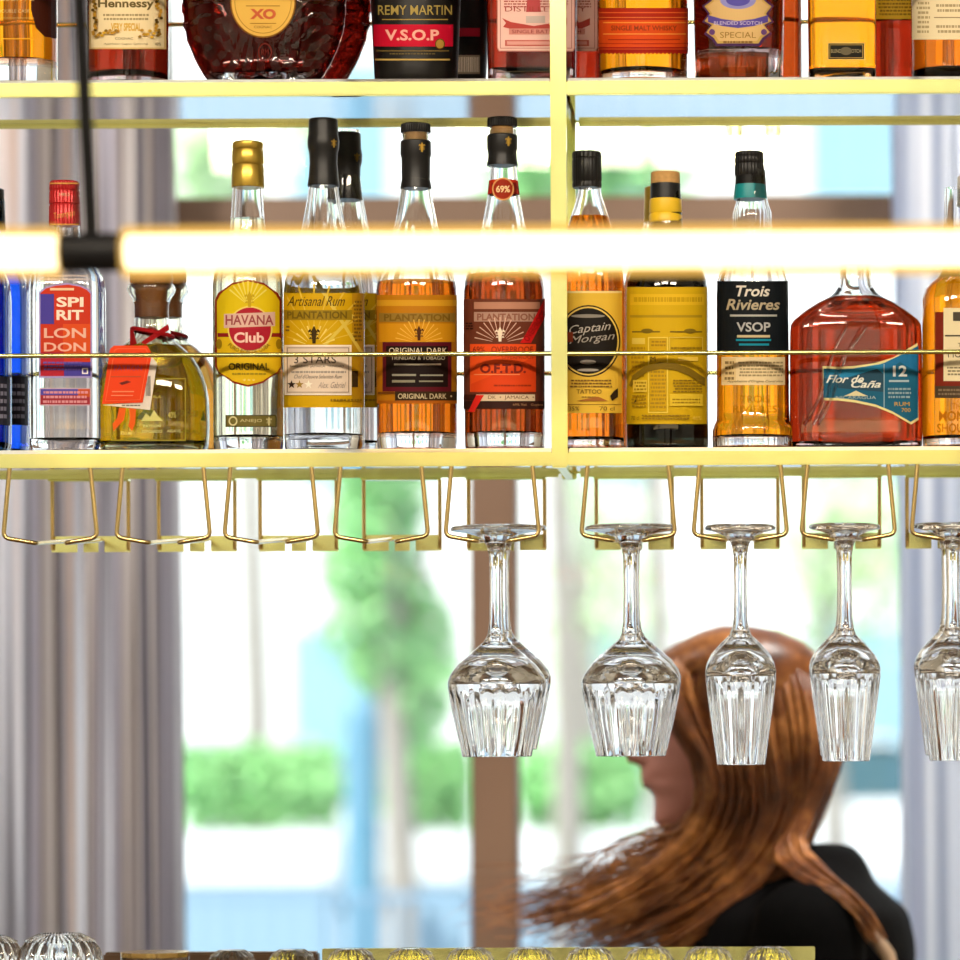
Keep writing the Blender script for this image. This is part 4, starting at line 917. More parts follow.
# ------------------------------------------------------------------ the room
WY = 5.4                                # window plane
M_wall = mat('warm_plaster', (0.74, 0.73, 0.66), rough=.9, noise=.06, nscale=3)
M_ceil = mat('ceiling_paint', (0.75, 0.72, 0.67), rough=.9)
M_floor = mat('oak_floor', (0.22, 0.13, 0.07), rough=.45, noise=.3, nscale=6)
M_frame = mat('bronze_frame', (0.125, 0.070, 0.040), rough=.5, noise=.12, nscale=5)
def slab(name, a, b, m, bev=0.0):
    bm = bmesh.new(); box(bm, a[0], a[1], a[2], b[0], b[1], b[2], bev); return struct(bm_obj(name, bm, m, smooth=False))
RX0, RX1, RY0 = -3.2, 2.6, -3.2
slab('floor', (RX0, RY0, -.06), (RX1, WY+.1, 0), M_floor)
slab('ceiling', (RX0, RY0, CEIL), (RX1, WY+.1, CEIL+.08), M_ceil)
slab('wall_left', (RX0-.1, RY0, 0), (RX0, WY+.1, CEIL), M_wall)
slab('wall_right', (RX1, RY0, 0), (RX1+.1, WY+.1, CEIL), M_wall)
slab('wall_front', (RX0, RY0-.1, 0), (RX1, RY0, CEIL), M_wall)
jl, jr = xx(150, 500, WY), xx(915, 500, WY)
M_pil = mat('added_pilaster_dark', (.10, .06, .035), rough=.5, noise=.2, nscale=6)  # dark pilasters added behind the camera to be mirrored in the brass
slab('added_pilaster_1', (-.98, RY0, 0), (-.70, RY0+.06, CEIL), M_pil)
slab('added_pilaster_2', (.75, RY0, 0), (1.5, RY0+.06, CEIL), M_pil)
slab('wall_back', (RX0, WY, 0), (jl-.9, WY+.1, CEIL), M_wall)
slab('wall_back.001', (jr+.75, WY, 0), (RX1, WY+.1, CEIL), M_wall)
m0, m1 = xx(472, 700, WY), xx(518, 700, WY)
zt0, zt1 = zz(480, 243, WY), zz(480, 199, WY)
slab('trim_1', (m0, WY-.03, 0.0), (m1, WY+.06, zt0), M_frame, .004)
slab('trim_2', (jl-.9, WY-.03, zt0), (jr, WY+.06, zt1), M_frame, .004)
slab('trim_3', (jr-.005, WY-.02, 0.0), (jr+.06, WY+.06, CEIL), mat('grey_frame', (.28, .28, .32), rough=.5), .004)
# window panes: clear architectural glass that lets daylight through
def pane_mat():
    m = bpy.data.materials.new('window_glass'); m.use_nodes = True; N = m.node_tree.nodes; L = m.node_tree.links
    N.clear(); o = N.new('ShaderNodeOutputMaterial'); mx = N.new('ShaderNodeMixShader'); t = N.new('ShaderNodeBsdfTransparent'); g = N.new('ShaderNodeBsdfGlossy'); f = N.new('ShaderNodeFresnel')
    t.inputs[0].default_value = (.96, .985, .98, 1); g.inputs['Roughness'].default_value = 0.0; f.inputs[0].default_value = 1.45
    L.new(f.outputs[0], mx.inputs[0]); L.new(t.outputs[0], mx.inputs[1]); L.new(g.outputs[0], mx.inputs[2]); L.new(mx.outputs[0], o.inputs[0]); return m
M_pane = pane_mat()
slab('window_1', (jl-.9, WY+.012, 0.0), (m0, WY+.018, zt0), M_pane)
slab('window_2', (m1, WY+.012, 0.0), (jr, WY+.018, zt0), M_pane)
slab('window_3', (jl-.9, WY+.012, zt1), (jr, WY+.018, CEIL), M_pane)
slab('window_4', (jr+.06, WY+.012, 0.0), (jr+.75, WY+.018, CEIL), M_pane)

# curtains: pleated sheets with fold light and shade painted as vertical bands
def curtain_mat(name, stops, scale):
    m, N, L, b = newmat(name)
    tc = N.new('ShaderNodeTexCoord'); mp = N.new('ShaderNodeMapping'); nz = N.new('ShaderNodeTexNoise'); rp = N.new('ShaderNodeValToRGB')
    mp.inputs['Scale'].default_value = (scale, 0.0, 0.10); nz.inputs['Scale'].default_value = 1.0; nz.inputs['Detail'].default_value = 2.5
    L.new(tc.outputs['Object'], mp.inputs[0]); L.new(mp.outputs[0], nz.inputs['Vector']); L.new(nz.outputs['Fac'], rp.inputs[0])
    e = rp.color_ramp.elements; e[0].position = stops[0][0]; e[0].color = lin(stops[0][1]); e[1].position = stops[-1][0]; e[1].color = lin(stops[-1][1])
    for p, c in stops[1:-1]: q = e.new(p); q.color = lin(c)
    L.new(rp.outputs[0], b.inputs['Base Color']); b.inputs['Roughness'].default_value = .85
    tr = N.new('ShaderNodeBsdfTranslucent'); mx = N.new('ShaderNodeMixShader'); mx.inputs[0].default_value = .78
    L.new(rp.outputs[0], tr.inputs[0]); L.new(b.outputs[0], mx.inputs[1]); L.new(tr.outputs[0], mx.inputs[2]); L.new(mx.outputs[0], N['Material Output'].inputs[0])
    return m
def curtain(name, xa, xb, y, m, label, amp=.045, seed=1, z0=.02):
    rnd = random.Random(seed); bm = bmesh.new(); nx, nz = 160, 14
    ph = [rnd.uniform(0, 6.28) for _ in range(6)]; fr = [rnd.uniform(22, 44) for _ in range(6)]
    def off(x, t): return amp*(math.sin(fr[0]*x+ph[0]+.5*t)*.6+math.sin(fr[1]*x+ph[1]-.7*t)*.45+math.sin(fr[2]*.45*x+ph[2]+.4*t)*.5)
    g = [[bm.verts.new((xa+(xb-xa)*i/nx+.02*math.sin(3*j/nz+i*.12), y+off(xa+(xb-xa)*i/nx, 3*j/nz), z0+(CEIL-.03-z0)*j/nz)) for i in range(nx+1)] for j in range(nz+1)]
    for j in range(nz):
        for i in range(nx): bm.faces.new((g[j][i], g[j][i+1], g[j+1][i+1], g[j+1][i]))
    r = bmesh.ops.extrude_face_region(bm, geom=bm.faces[:])
    for v in r['geom']:
        if isinstance(v, bmesh.types.BMVert): v.co.y += .002
    bmesh.ops.recalc_face_normals(bm, faces=bm.faces[:])
    return tag(bm_obj(name, bm, m), label, 'curtain')
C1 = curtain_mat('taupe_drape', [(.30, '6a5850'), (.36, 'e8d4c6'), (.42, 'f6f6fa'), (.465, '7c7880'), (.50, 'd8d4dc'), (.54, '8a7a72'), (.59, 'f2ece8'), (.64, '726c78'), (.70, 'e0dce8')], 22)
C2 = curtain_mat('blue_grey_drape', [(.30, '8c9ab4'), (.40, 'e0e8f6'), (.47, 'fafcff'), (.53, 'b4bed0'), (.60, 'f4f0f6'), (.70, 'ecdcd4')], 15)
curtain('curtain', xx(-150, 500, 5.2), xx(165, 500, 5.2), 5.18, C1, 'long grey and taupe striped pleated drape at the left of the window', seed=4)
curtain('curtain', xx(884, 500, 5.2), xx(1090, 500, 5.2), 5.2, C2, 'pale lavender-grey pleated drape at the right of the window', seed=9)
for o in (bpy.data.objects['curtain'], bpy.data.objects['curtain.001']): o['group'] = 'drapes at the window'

# small globe lamps near the glass
M_bulb = mat('bulb', (1, .95, .8), emis=(1, .85, .5), estr=9)
for i, (px, py, d, lab) in enumerate([(735, 152, 4.9, 'small glowing pale yellow globe lamp by the window, left of the pair'), (773, 152, 5.0, 'small glowing pale globe lamp by the window, right of the pair')]):
    c = P(px, py, d); t = thing('globe_lamp', lab, 'lamp', c, 'globe lamps by the window')
    bm = bmesh.new(); bmesh.ops.create_uvsphere(bm, u_segments=24, v_segments=16, radius=.017, matrix=Matrix.Translation(c)); bm_obj('globe', bm, M_bulb, t)
    bm = bmesh.new(); tube(bm, [c+Vector((0, 0, .02)), (c.x, c.y, CEIL-.001)], .0015, 6); bm_obj('cord', bm, mat('pale_cord', (.6, .6, .58)), t)
    bm = bmesh.new(); lathe(bm, [(.012, c.z+.018), (.012, c.z+.045)], (c.x, c.y), 16); bm_obj('socket', bm, M_brass, t)

# ------------------------------------------------------------------ the street outside
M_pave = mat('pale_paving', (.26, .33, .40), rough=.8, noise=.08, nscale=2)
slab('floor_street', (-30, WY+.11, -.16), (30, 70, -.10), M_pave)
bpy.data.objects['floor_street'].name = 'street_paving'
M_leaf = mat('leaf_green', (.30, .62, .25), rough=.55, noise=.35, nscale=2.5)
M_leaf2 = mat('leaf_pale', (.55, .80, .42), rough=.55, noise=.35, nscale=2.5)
M_bark = mat('bark', (.30, .27, .24), rough=.9, noise=.3, nscale=20)
GRD = -.10
def leaves(bm, c, rad, n, size, rnd):
    for _ in range(n):
        d = Vector((rnd.gauss(0, 1), rnd.gauss(0, 1), rnd.gauss(0, 1))).normalized()*(rnd.random()**.45)
        p = Vector(c)+Vector((d.x*rad[0], d.y*rad[1], d.z*rad[2]))
        a = Vector((rnd.gauss(0, 1), rnd.gauss(0, 1), rnd.gauss(0, 1))).normalized(); b = a.orthogonal().normalized()
        l = size*rnd.uniform(.7, 1.3); w = l*.45
        bm.faces.new([bm.verts.new(q) for q in (p-a*l, p-b*w+a*.1*l, p+a*l, p+b*w+a*.1*l)])
def tree(px, py, d, rad, n, size, label, m, seed, blobs=5):
    rnd = random.Random(seed); c = P(px, py, d)
    t = thing('street_tree', label, 'tree', (c.x, d, GRD), 'trees in the street outside')
    bm = bmesh.new()
    for k in range(blobs):
        q = (c.x+rnd.uniform(-.6, .6)*rad[0], d+rnd.uniform(-.5, .5)*rad[1], c.z+rnd.uniform(-.6, .6)*rad[2])
        leaves(bm, q, [r*.62 for r in rad], n//blobs, size, rnd)
    bm_obj('crown', bm, m, t, smooth=False)
    bm = bmesh.new(); pts = [(c.x+.03*math.sin(k), d, GRD+(c.z+rad[2]*.4-GRD)*k/6) for k in range(7)]; tube(bm, pts, [.09-.008*k for k in range(7)], 8)
    for k in range(4):
        tube(bm, [(c.x, d, c.z-rad[2]*.5), (c.x+rad[0]*.5*math.cos(k*1.6), d+rad[1]*.5*math.sin(k*1.6), c.z+rad[2]*.2)], [.03, .012], 6)
    bm_obj('trunk', bm, M_bark, t)
    return t
tree(395, 560, 17, (.38, .5, .75), 2600, .045, 'leafy green street tree seen left of the brown mullion', M_leaf, 3)
tree(560, 150, 19, (.62, .6, .55), 1800, .05, 'green tree crown seen above the window transom', M_leaf, 5)
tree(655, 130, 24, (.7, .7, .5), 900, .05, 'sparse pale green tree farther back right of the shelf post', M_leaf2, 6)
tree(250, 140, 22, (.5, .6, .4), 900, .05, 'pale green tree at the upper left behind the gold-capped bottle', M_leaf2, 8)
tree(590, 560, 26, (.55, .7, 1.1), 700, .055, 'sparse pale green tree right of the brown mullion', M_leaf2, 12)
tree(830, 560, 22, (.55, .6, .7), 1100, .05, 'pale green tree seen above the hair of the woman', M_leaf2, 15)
# hedges in white planters
M_planter = mat('white_planter', (.80, .82, .84), rough=.6)
def planter(px0, px1, d, lab, seed):
    x0, x1 = xx(px0, 800, d), xx(px1, 800, d); zt = zz(480, 832, d); zh = zz(480, 738, d)
    t = thing('hedge_planter', lab, 'planter', ((x0+x1)/2, d, GRD), 'white hedge planters outside')
    zl = zz(480, 882, d)
    bm = bmesh.new(); box(bm, x0, d-.25, zl, x1, d+.25, zt, .02); bm_obj('trough', bm, M_planter, t)
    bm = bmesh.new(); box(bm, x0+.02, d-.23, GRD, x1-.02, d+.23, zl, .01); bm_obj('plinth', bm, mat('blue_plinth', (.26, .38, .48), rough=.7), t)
    bm = bmesh.new(); rnd = random.Random(seed)
    for k in range(6): leaves(bm, (x0+(x1-x0)*(k+.5)/6, d, (zt+zh)/2), [(x1-x0)/9, .24, (zh-zt)*.52], 330, .045, rnd)
    bm_obj('hedge', bm, M_leaf, t, smooth=False)
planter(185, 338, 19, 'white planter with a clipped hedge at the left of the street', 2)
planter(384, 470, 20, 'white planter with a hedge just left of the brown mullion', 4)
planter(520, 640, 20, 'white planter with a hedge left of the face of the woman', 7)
# bollard-like street post
c = P(362, 700, 13); pm = mat('teal_post', (.10, .25, .36), rough=.5)
t = thing('street_post', 'blue-green street post standing outside the left window', 'post', (c.x, 13, GRD))
bm = bmesh.new(); lathe(bm, [(.062, GRD), (.058, c.z-.08), (.05, c.z-.01), (.02, c.z+.02)], (c.x, 13), 20); bm_obj('shaft', bm, pm, t)
bm = bmesh.new(); lathe(bm, [(.09, GRD), (.09, GRD+.06), (.064, GRD+.09)], (c.x, 13), 20); bm_obj('foot', bm, pm, t)
# low railing
M_rail = mat('blue_grey_rail', (.22, .34, .47), rough=.5)
rt = thing('terrace_railing', 'pale blue-grey railing with close bars along the terrace outside', 'railing', (-.5, 10.5, GRD))
zr = zz(480, 893, 10.5); xa, xb = -1.75, .85
bm = bmesh.new(); box(bm, xa, 10.49, zr-.02, xb, 10.515, zr, .003); box(bm, xa, 10.49, .05, xb, 10.515, .075, .003); bm_obj('rails', bm, M_rail, rt)
n = 44
for k in range(n+1):
    x = xa+.01+(xb-xa-.02)*k/n; bm = bmesh.new(); tube(bm, [(x, 10.502, GRD if k % 11 == 0 else .06), (x, 10.502, zr-.01)], .011, 6); bm_obj('baluster', bm, M_rail, rt)
# parked white car
def car(px, d, lab, body):
    c = P(px, 850, d); t = thing('parked_car', lab, 'car', (c.x, d, GRD), 'cars parked outside'); x = c.x; L = 2.1; W = .85
    def shell(pts, w, inset=0):
        bm = bmesh.new(); a = [bm.verts.new((x+px_, d-w, GRD+z)) for px_, z in pts]; b2 = [bm.verts.new((x+px_, d+w, GRD+z)) for px_, z in pts]
        k = len(pts)
        for i in range(k): bm.faces.new((a[i], a[(i+1) % k], b2[(i+1) % k], b2[i]))
        bm.faces.new(a[::-1]); bm.faces.new(b2)
        bmesh.ops.bevel(bm, geom=bm.edges[:], offset=.05, segments=2, affect='EDGES'); bmesh.ops.recalc_face_normals(bm, faces=bm.faces[:]); return bm
    bm_obj('body', shell([(-L, .3), (-L, .75), (-L+.25, .88), (L-.9, .92), (L-.1, .78), (L, .6), (L, .3)], W), body, t)
    bm_obj('cabin', shell([(-L+.35, .86), (-L+.75, 1.38), (-.1, 1.44), (.55, 1.36), (1.1, .9)], W-.1), mat('car_glass', (.05, .12, .15), rough=.1), t)
    bm_obj('roof', shell([(-L+.8, 1.37), (-L+.95, 1.45), (0, 1.49), (.5, 1.42), (.55, 1.36)], W-.12), body, t)
    for sx in (-1.3, 1.3):
        for sy in (-1, 1):
            bm = bmesh.new(); tube(bm, [(x+sx, d+sy*(W-.18), GRD+.31), (x+sx, d+sy*(W+.01), GRD+.31)], .31, 24); w = bm_obj('wheel', bm, mat('tyre', (.02, .02, .02), rough=.8), t)
            bm = bmesh.new(); tube(bm, [(x+sx, d+sy*(W-.1), GRD+.31), (x+sx, d+sy*(W+.018), GRD+.31)], .19, 16); bm_obj('hub_cap', bm, mat('alloy', (.6, .6, .62), metal=1, rough=.3), w)
M_car = mat('white_car_paint', (.82, .83, .85), rough=.25, coat=.6)
car(250, 33, 'white car parked across the street at the left', M_car)
car(840, 33, 'white car parked across the street behind the woman', M_car)
# pale facade across the street
fd = 46.0
fc = thing('street_facade', 'pale sunlit building facade across the street', 'building', (-2, fd, GRD))
bm = bmesh.new(); box(bm, -16, fd, GRD, 12, fd+4, 13); bm_obj('wall', bm, mat('facade_render', (.80, .80, .78), rough=.9, noise=.05, nscale=1), fc, smooth=False)
M_fw = mat('facade_window', (.25, .42, .50), rough=.15)
for k in range(7):
    for j in range(3):
        x = -11.5+k*3.1; z = .9+j*3.4
        bm = bmesh.new(); box(bm, x, fd-.03, z, x+1.2, fd+.02, z+1.7, .01); bm_obj('window', bm, M_fw, fc, smooth=False)

# ------------------------------------------------------------------ light: sky, sun, unseen area lights
w = bpy.data.worlds.new('sky'); sc.world = w; w.use_nodes = True
N, L = w.node_tree.nodes, w.node_tree.links
sky = N.new('ShaderNodeTexSky'); sky.sky_type = 'HOSEK_WILKIE'; sky.turbidity = 3.0; sky.ground_albedo = .5
el, az = math.radians(48), math.radians(-35)
sd = Vector((math.cos(el)*math.sin(az), -math.cos(el)*math.cos(az), math.sin(el)))   # towards the sun, behind the camera
sky.sun_direction = sd
mx = N.new('ShaderNodeMixRGB'); mx.inputs[0].default_value = .55; mx.inputs[2].default_value = (1, 1, 1, 1)
L.new(sky.outputs[0], mx.inputs[1]); L.new(mx.outputs[0], N['Background'].inputs[0]); N['Background'].inputs[1].default_value = 2.2
def light(name, kind, loc, rot, energy, col, **kw):
    l = bpy.data.lights.new(name, kind); l.energy = energy; l.color = col
    for k, v in kw.items(): setattr(l, k, v)
    o = bpy.data.objects.new(name, l); COL.objects.link(o); o.location = loc; o.rotation_euler = rot; return o
s_ = light('sun', 'SUN', (0, 0, 10), (0, 0, 0), 8.5, (1, .96, .9), angle=.01)
s_.rotation_euler = sd.to_track_quat('Z', 'Y').to_euler()
# unseen area lights added in front of the shelf to key the labels
def aim(o, t): o.rotation_euler = (Vector(o.location)-Vector(t)).to_track_quat('Z', 'Y').to_euler()
for i, x in enumerate((-1.6, -.3, 1.0)):
    o = light('unseen_room_light', 'AREA', (x, 0.6, CEIL-.05), (0, 0, 0), 54, (1, .86, .68), shape='RECTANGLE', size=.9, size_y=.35); aim(o, (x*.5-.1, 3.5, 1.8))
for i, x in enumerate((-1.4, .6)):
    o = light('unseen_room_light', 'AREA', (x, -1.7, CEIL-.05), (0, 0, 0), 62, (1, .93, .8), shape='RECTANGLE', size=.8, size_y=.8); aim(o, (x, -3.1, 2.1))  # unseen lights added to brighten the wall that the brass reflects

for i, (x, y, tx, e) in enumerate(((-1.25, 4.2, -1.0, 22), (-.2, 3.95, -.05, 3.5), (.75, 4.3, .40, 30))):
    o = light('unseen_room_light', 'AREA', (x, y, CEIL-.05), (0, 0, 0), e, (1, .93, .86), shape='RECTANGLE', size=.5, size_y=.3); aim(o, (tx, 5.2, 1.5)); o.data.spread = math.radians(80 if i != 1 else 180)  # unseen fill added for the curtains and the woman

# ------------------------------------------------------------------ the woman on the far side of the bar
WD = 4.35
def S2(px, py, d=WD): return P(px, py, d)
def remeshed(name, bm, m, parent, voxel, smooth=6):
    me = bpy.data.meshes.new(name); bm.normal_update(); bm.to_mesh(me); bm.free()
    o = bpy.data.objects.new(name, me); COL.objects.link(o)
    r = o.modifiers.new('r', 'REMESH'); r.mode = 'VOXEL'; r.voxel_size = voxel; r.use_smooth_shade = True
    if smooth:
        s = o.modifiers.new('s', 'SMOOTH'); s.iterations = smooth; s.factor = .5
    dg = bpy.context.evaluated_depsgraph_get(); me2 = bpy.data.meshes.new_from_object(o.evaluated_get(dg))
    bpy.data.objects.remove(o); bpy.data.meshes.remove(me)
    me2.name = name; o = link(name, me2, parent); me2.materials.clear(); me2.materials.append(m); me2.shade_smooth()
    return o
def limb(bm, pts, rad, n=14):
    tube(bm, pts, rad, n)
    for p, r in zip(pts, rad): bmesh.ops.create_icosphere(bm, subdivisions=2, radius=r*.995, matrix=Matrix.Translation(Vector(p)))
def loft(bm, secs, n=28):
    """secs: (cx, cy, z, half x, half y)"""
    rings = []
    for cx, cy, z, hx, hy in secs: rings.append([bm.verts.new((cx+hx*math.cos(2*PI*k/n), cy+hy*math.sin(2*PI*k/n), z)) for k in range(n)])
    for a, b in zip(rings, rings[1:]):
        for k in range(n): bm.faces.new((a[k], a[(k+1) % n], b[(k+1) % n], b[k]))
    bm.faces.new(rings[0][::-1]); bm.faces.new(rings[-1])
chin = S2(640, 832); HX, HZ = S2(728, 720).x, chin.z       # head axis and chin height; she faces -X
HEAD = [(-.020, .045, .045, .035), (.000, .073, .035, .034), (.012, .086, .05, .046), (.030, .085, .065, .055), (.042, .084, .072, .058), (.052, .092, .076, .060), (.061, .087, .08, .061), (.069, .094, .084, .062), (.080, .090, .088, .065),
        (.095, .090, .092, .068), (.112, .087, .096, .070), (.125, .085, .1, .072), (.140, .094, .103, .074), (.158, .093, .104, .075), (.175, .086, .102, .074), (.192, .072, .094, .069), (.207, .050, .078, .058), (.219, .024, .052, .038), (.225, .004, .02, .012)]
def head_mesh(bm, grow=0.0, zmin=-1, n=36):
    rings = []
    for z, f, b_, w in HEAD:
        if z < zmin: continue
        ring = []
        for k in range(n):
            a = 2*PI*k/n; c, s = math.cos(a), math.sin(a)
            if c < 0: x = -(abs(c)**(.85 if abs(s) < .35 else 1))*(f+grow)     # front is -X
            else: x = c*(b_+grow)
            ring.append(bm.verts.new((HX+x, WD+s*(w+grow), HZ+z+(grow*.5 if z > .15 else 0))))
        rings.append(ring)
    for a, b in zip(rings, rings[1:]):
        for k in range(n): bm.faces.new((a[k], a[(k+1) % n], b[(k+1) % n], b[k]))
    bm.faces.new(rings[0][::-1]); bm.faces.new(rings[-1])
woman = thing('person', 'woman with long windblown auburn hair in a black jacket, seen in profile behind the bar', 'person', (HX+.06, WD, 0))
M_skin = mat('skin', (.80, .37, .31), rough=.5, noise=.06, nscale=30)
SX = HX+.085                                                       # shoulder line
ZS = S2(790, 884).z                                                # top of the shoulders
bm = bmesh.new()
head_mesh(bm)
# nose, lips, brow, ears
limb(bm, [(HX-.082, WD, HZ+.122), (HX-.098, WD, HZ+.100), (HX-.109, WD, HZ+.086)], [.007, .009, .010])
for s in (-1, 1):
    limb(bm, [(HX-.098, WD+s*.008, HZ+.083), (HX-.09, WD+s*.011, HZ+.082)], [.007, .006])
    limb(bm, [(HX-.062, WD+s*.045, HZ+.137), (HX-.082, WD+s*.022, HZ+.138)], [.008, .009])
    limb(bm, [(HX+.012, WD+s*.071, HZ+.088), (HX+.018, WD+s*.079, HZ+.108), (HX+.022, WD+s*.082, HZ+.128), (HX+.012, WD+s*.076, HZ+.135)], [.007, .008, .008, .006])
limb(bm, [(HX-.088, WD-.018, HZ+.056), (HX-.094, WD, HZ+.054), (HX-.088, WD+.018, HZ+.056)], [.004, .006, .004])
limb(bm, [(HX-.089, WD-.018, HZ+.065), (HX-.096, WD, HZ+.066), (HX-.089, WD+.018, HZ+.065)], [.004, .006, .004])
# neck, trunk
limb(bm, [(HX+.02, WD, HZ+.05), (HX+.03, WD, HZ-.03), (SX-.01, WD, ZS-.01)], [.055, .050, .060])
loft(bm, [(SX, WD, ZS+.005, .05, .08), (SX, WD, ZS-.03, .075, .150), (SX-.005, WD, ZS-.07, .09, .165), (SX-.015, WD, ZS-.18, .105, .150), (SX-.01, WD, ZS-.30, .090, .128), (SX-.005, WD, ZS-.38, .085, .122), (SX, WD, ZS-.48, .10, .150), (SX+.005, WD, ZS-.56, .105, .160), (SX, WD, ZS-.62, .08, .15)])
HAND = {}
def arm(s, el, wr):
    sh = Vector((SX, WD+s*.165, ZS-.045)); el, wr = Vector(el), Vector(wr)
    limb(bm, [sh, sh.lerp(el, .5), el], [.050, .043, .036]); limb(bm, [el, el.lerp(wr, .4), wr], [.036, .034, .024])
    d = (wr-el).normalized(); side = Vector((0, 1, 0)) if abs(d.y) < .8 else Vector((1, 0, 0)); side = (side-d*side.dot(d)).normalized(); up = side.cross(d)
    palm = wr+d*.075
    limb(bm, [wr, wr+d*.03+side*.012, palm+side*.022], [.02, .018, .013]); limb(bm, [wr, wr+d*.03-side*.012, palm-side*.022], [.02, .018, .013]); limb(bm, [wr, palm], [.02, .015])
    for k, (o_, ln) in enumerate(((-.030, .062), (-.010, .074), (.010, .070), (.029, .054))):
        r = wr+d*.07+side*o_; f1 = r+d*ln*.42+up*.004; f2 = f1+d*ln*.33+up*.012; f3 = f2+d*ln*.25+up*.016
        limb(bm, [r, f1, f2, f3], [.0092, .0088, .008, .0068], 8)
    r = wr+d*.028-side*.02; limb(bm, [r, r+d*.028-side*.02+up*.006, r+d*.055-side*.026+up*.014], [.011, .0098, .008], 8)
arm(-1, (SX+.02, WD-.235, ZS-.32), (SX-.12, WD-.25, ZS-.50)); arm(1, (SX+.02, WD+.235, ZS-.32), (SX-.10, WD+.24, ZS-.50))
HIP = ZS-.58
for s in (-1, 1):
    limb(bm, [(SX, WD+s*.085, HIP), (SX-.015, WD+s*.085, HIP-.2), (SX-.01, WD+s*.08, HIP*.53)], [.085, .072, .052])
    limb(bm, [(SX-.01, WD+s*.08, HIP*.53), (SX+.01, WD+s*.08, HIP*.38), (SX+.02, WD+s*.078, .075)], [.052, .052, .034])
    limb(bm, [(SX+.03, WD+s*.078, .05), (SX-.07, WD+s*.08, .04), (SX-.14, WD+s*.082, .026)], [.034, .030, .02])
remeshed('body', bm, M_skin, woman, .0055, 5)
# eyes
for s in (-1, 1):
    bm = bmesh.new(); bmesh.ops.create_uvsphere(bm, u_segments=16, v_segments=12, radius=.0125, matrix=Matrix.Translation((HX-.071, WD+s*.031, HZ+.122)))
    bm_obj('eye', bm, mat('eye_white', (.75, .72, .68), rough=.2), woman)
    bm = bmesh.new(); bmesh.ops.create_uvsphere(bm, u_segments=12, v_segments=8, radius=.006, matrix=Matrix.Translation((HX-.0785, WD+s*.031, HZ+.122))); bm_obj('iris', bm, mat('iris', (.03, .02, .012), rough=.15), woman)
# clothes
M_jack = mat('black_jacket', (.003, .003, .0035), rough=.8, spec=.08, noise=.3, nscale=80, bump=.2)
bm = bmesh.new()
loft(bm, [(SX-.01, WD, ZS+.045, .066, .066), (SX, WD, ZS+.022, .074, .078), (SX, WD, ZS+.004, .078, .115), (SX, WD, ZS-.03, .118, .172), (SX-.005, WD, ZS-.07, .132, .185), (SX-.015, WD, ZS-.18, .136, .170), (SX-.01, WD, ZS-.30, .112, .150), (SX-.005, WD, ZS-.42, .112, .152), (SX, WD, ZS-.54, .124, .178), (SX, WD, ZS-.60, .126, .180)])
for s in (-1, 1):
    sh = Vector((SX, WD+s*.168, ZS-.048)); el = Vector((SX+.02, WD+s*.237, ZS-.32)); wr = Vector((SX-.11, WD+s*.246, ZS-.485))
    limb(bm, [sh, sh.lerp(el, .5), el], [.064, .058, .052]); limb(bm, [el, el.lerp(wr, .5), wr], [.052, .047, .038])
remeshed('jacket', bm, M_jack, woman, .008, 6)
bm = bmesh.new()
loft(bm, [(SX, WD, HIP+.06, .116, .165), (SX+.003, WD, HIP-.02, .118, .17), (SX, WD, HIP-.09, .10, .16)])
for s in (-1, 1): limb(bm, [(SX, WD+s*.085, HIP-.02), (SX-.015, WD+s*.086, HIP-.2), (SX-.01, WD+s*.081, HIP*.53), (SX+.015, WD+s*.081, HIP*.34), (SX+.02, WD+s*.079, .11)], [.094, .084, .066, .060, .050])
remeshed('trousers', bm, mat('dark_trousers', (.02, .022, .03), rough=.8), woman, .009, 4)
for s in (-1, 1):
    bm = bmesh.new(); limb(bm, [(SX+.035, WD+s*.079, .058), (SX-.07, WD+s*.081, .05), (SX-.145, WD+s*.083, .036)], [.044, .042, .032]); box(bm, SX-.17, WD+s*.081-.036, .001, SX+.075, WD+s*.081+.036, .03, .01)
    remeshed('shoe', bm, mat('shoe_leather', (.015, .013, .012), rough=.4), woman, .006, 3)
# hair: cap on the skull and long locks swept to the left by the wind
M_hair = None
def hair_mat():
    m, N, L, b = newmat('auburn_hair')
    tc = N.new('ShaderNodeTexCoord'); nz = N.new('ShaderNodeTexNoise'); nz.inputs['Scale'].default_value = 13; nz.inputs['Detail'].default_value = 8; nz.inputs['Roughness'].default_value = .68
    rp = N.new('ShaderNodeValToRGB'); e = rp.color_ramp.elements
    e[0].position = .32; e[0].color = (.07, .018, .005, 1); e[1].position = .70; e[1].color = (.85, .36, .10, 1)
    q = e.new(.5); q.color = (.24, .075, .016, 1)
    L.new(tc.outputs['Object'], nz.inputs['Vector']); L.new(nz.outputs['Fac'], rp.inputs[0]); L.new(rp.outputs[0], b.inputs['Base Color'])
    b.inputs['Roughness'].default_value = .38; return m
M_hair = hair_mat()
bm = bmesh.new(); head_mesh(bm, .005, .02)
kill = [v for v in bm.verts if (v.co.x < HX-.045+(.03 if v.co.z < HZ+.1 else 0) and v.co.z < HZ+.168) or v.co.z < HZ+.03]
bmesh.ops.delete(bm, geom=kill, context='VERTS')
r = bmesh.ops.extrude_face_region(bm, geom=bm.faces[:])
for v in r['geom']:
    if isinstance(v, bmesh.types.BMVert):
        d_ = v.co-Vector((HX, WD, HZ+.12)); v.co += d_.normalized()*.005
bmesh.ops.recalc_face_normals(bm, faces=bm.faces[:])
bm_obj('hair_cap', bm, M_hair, woman, angle=80)
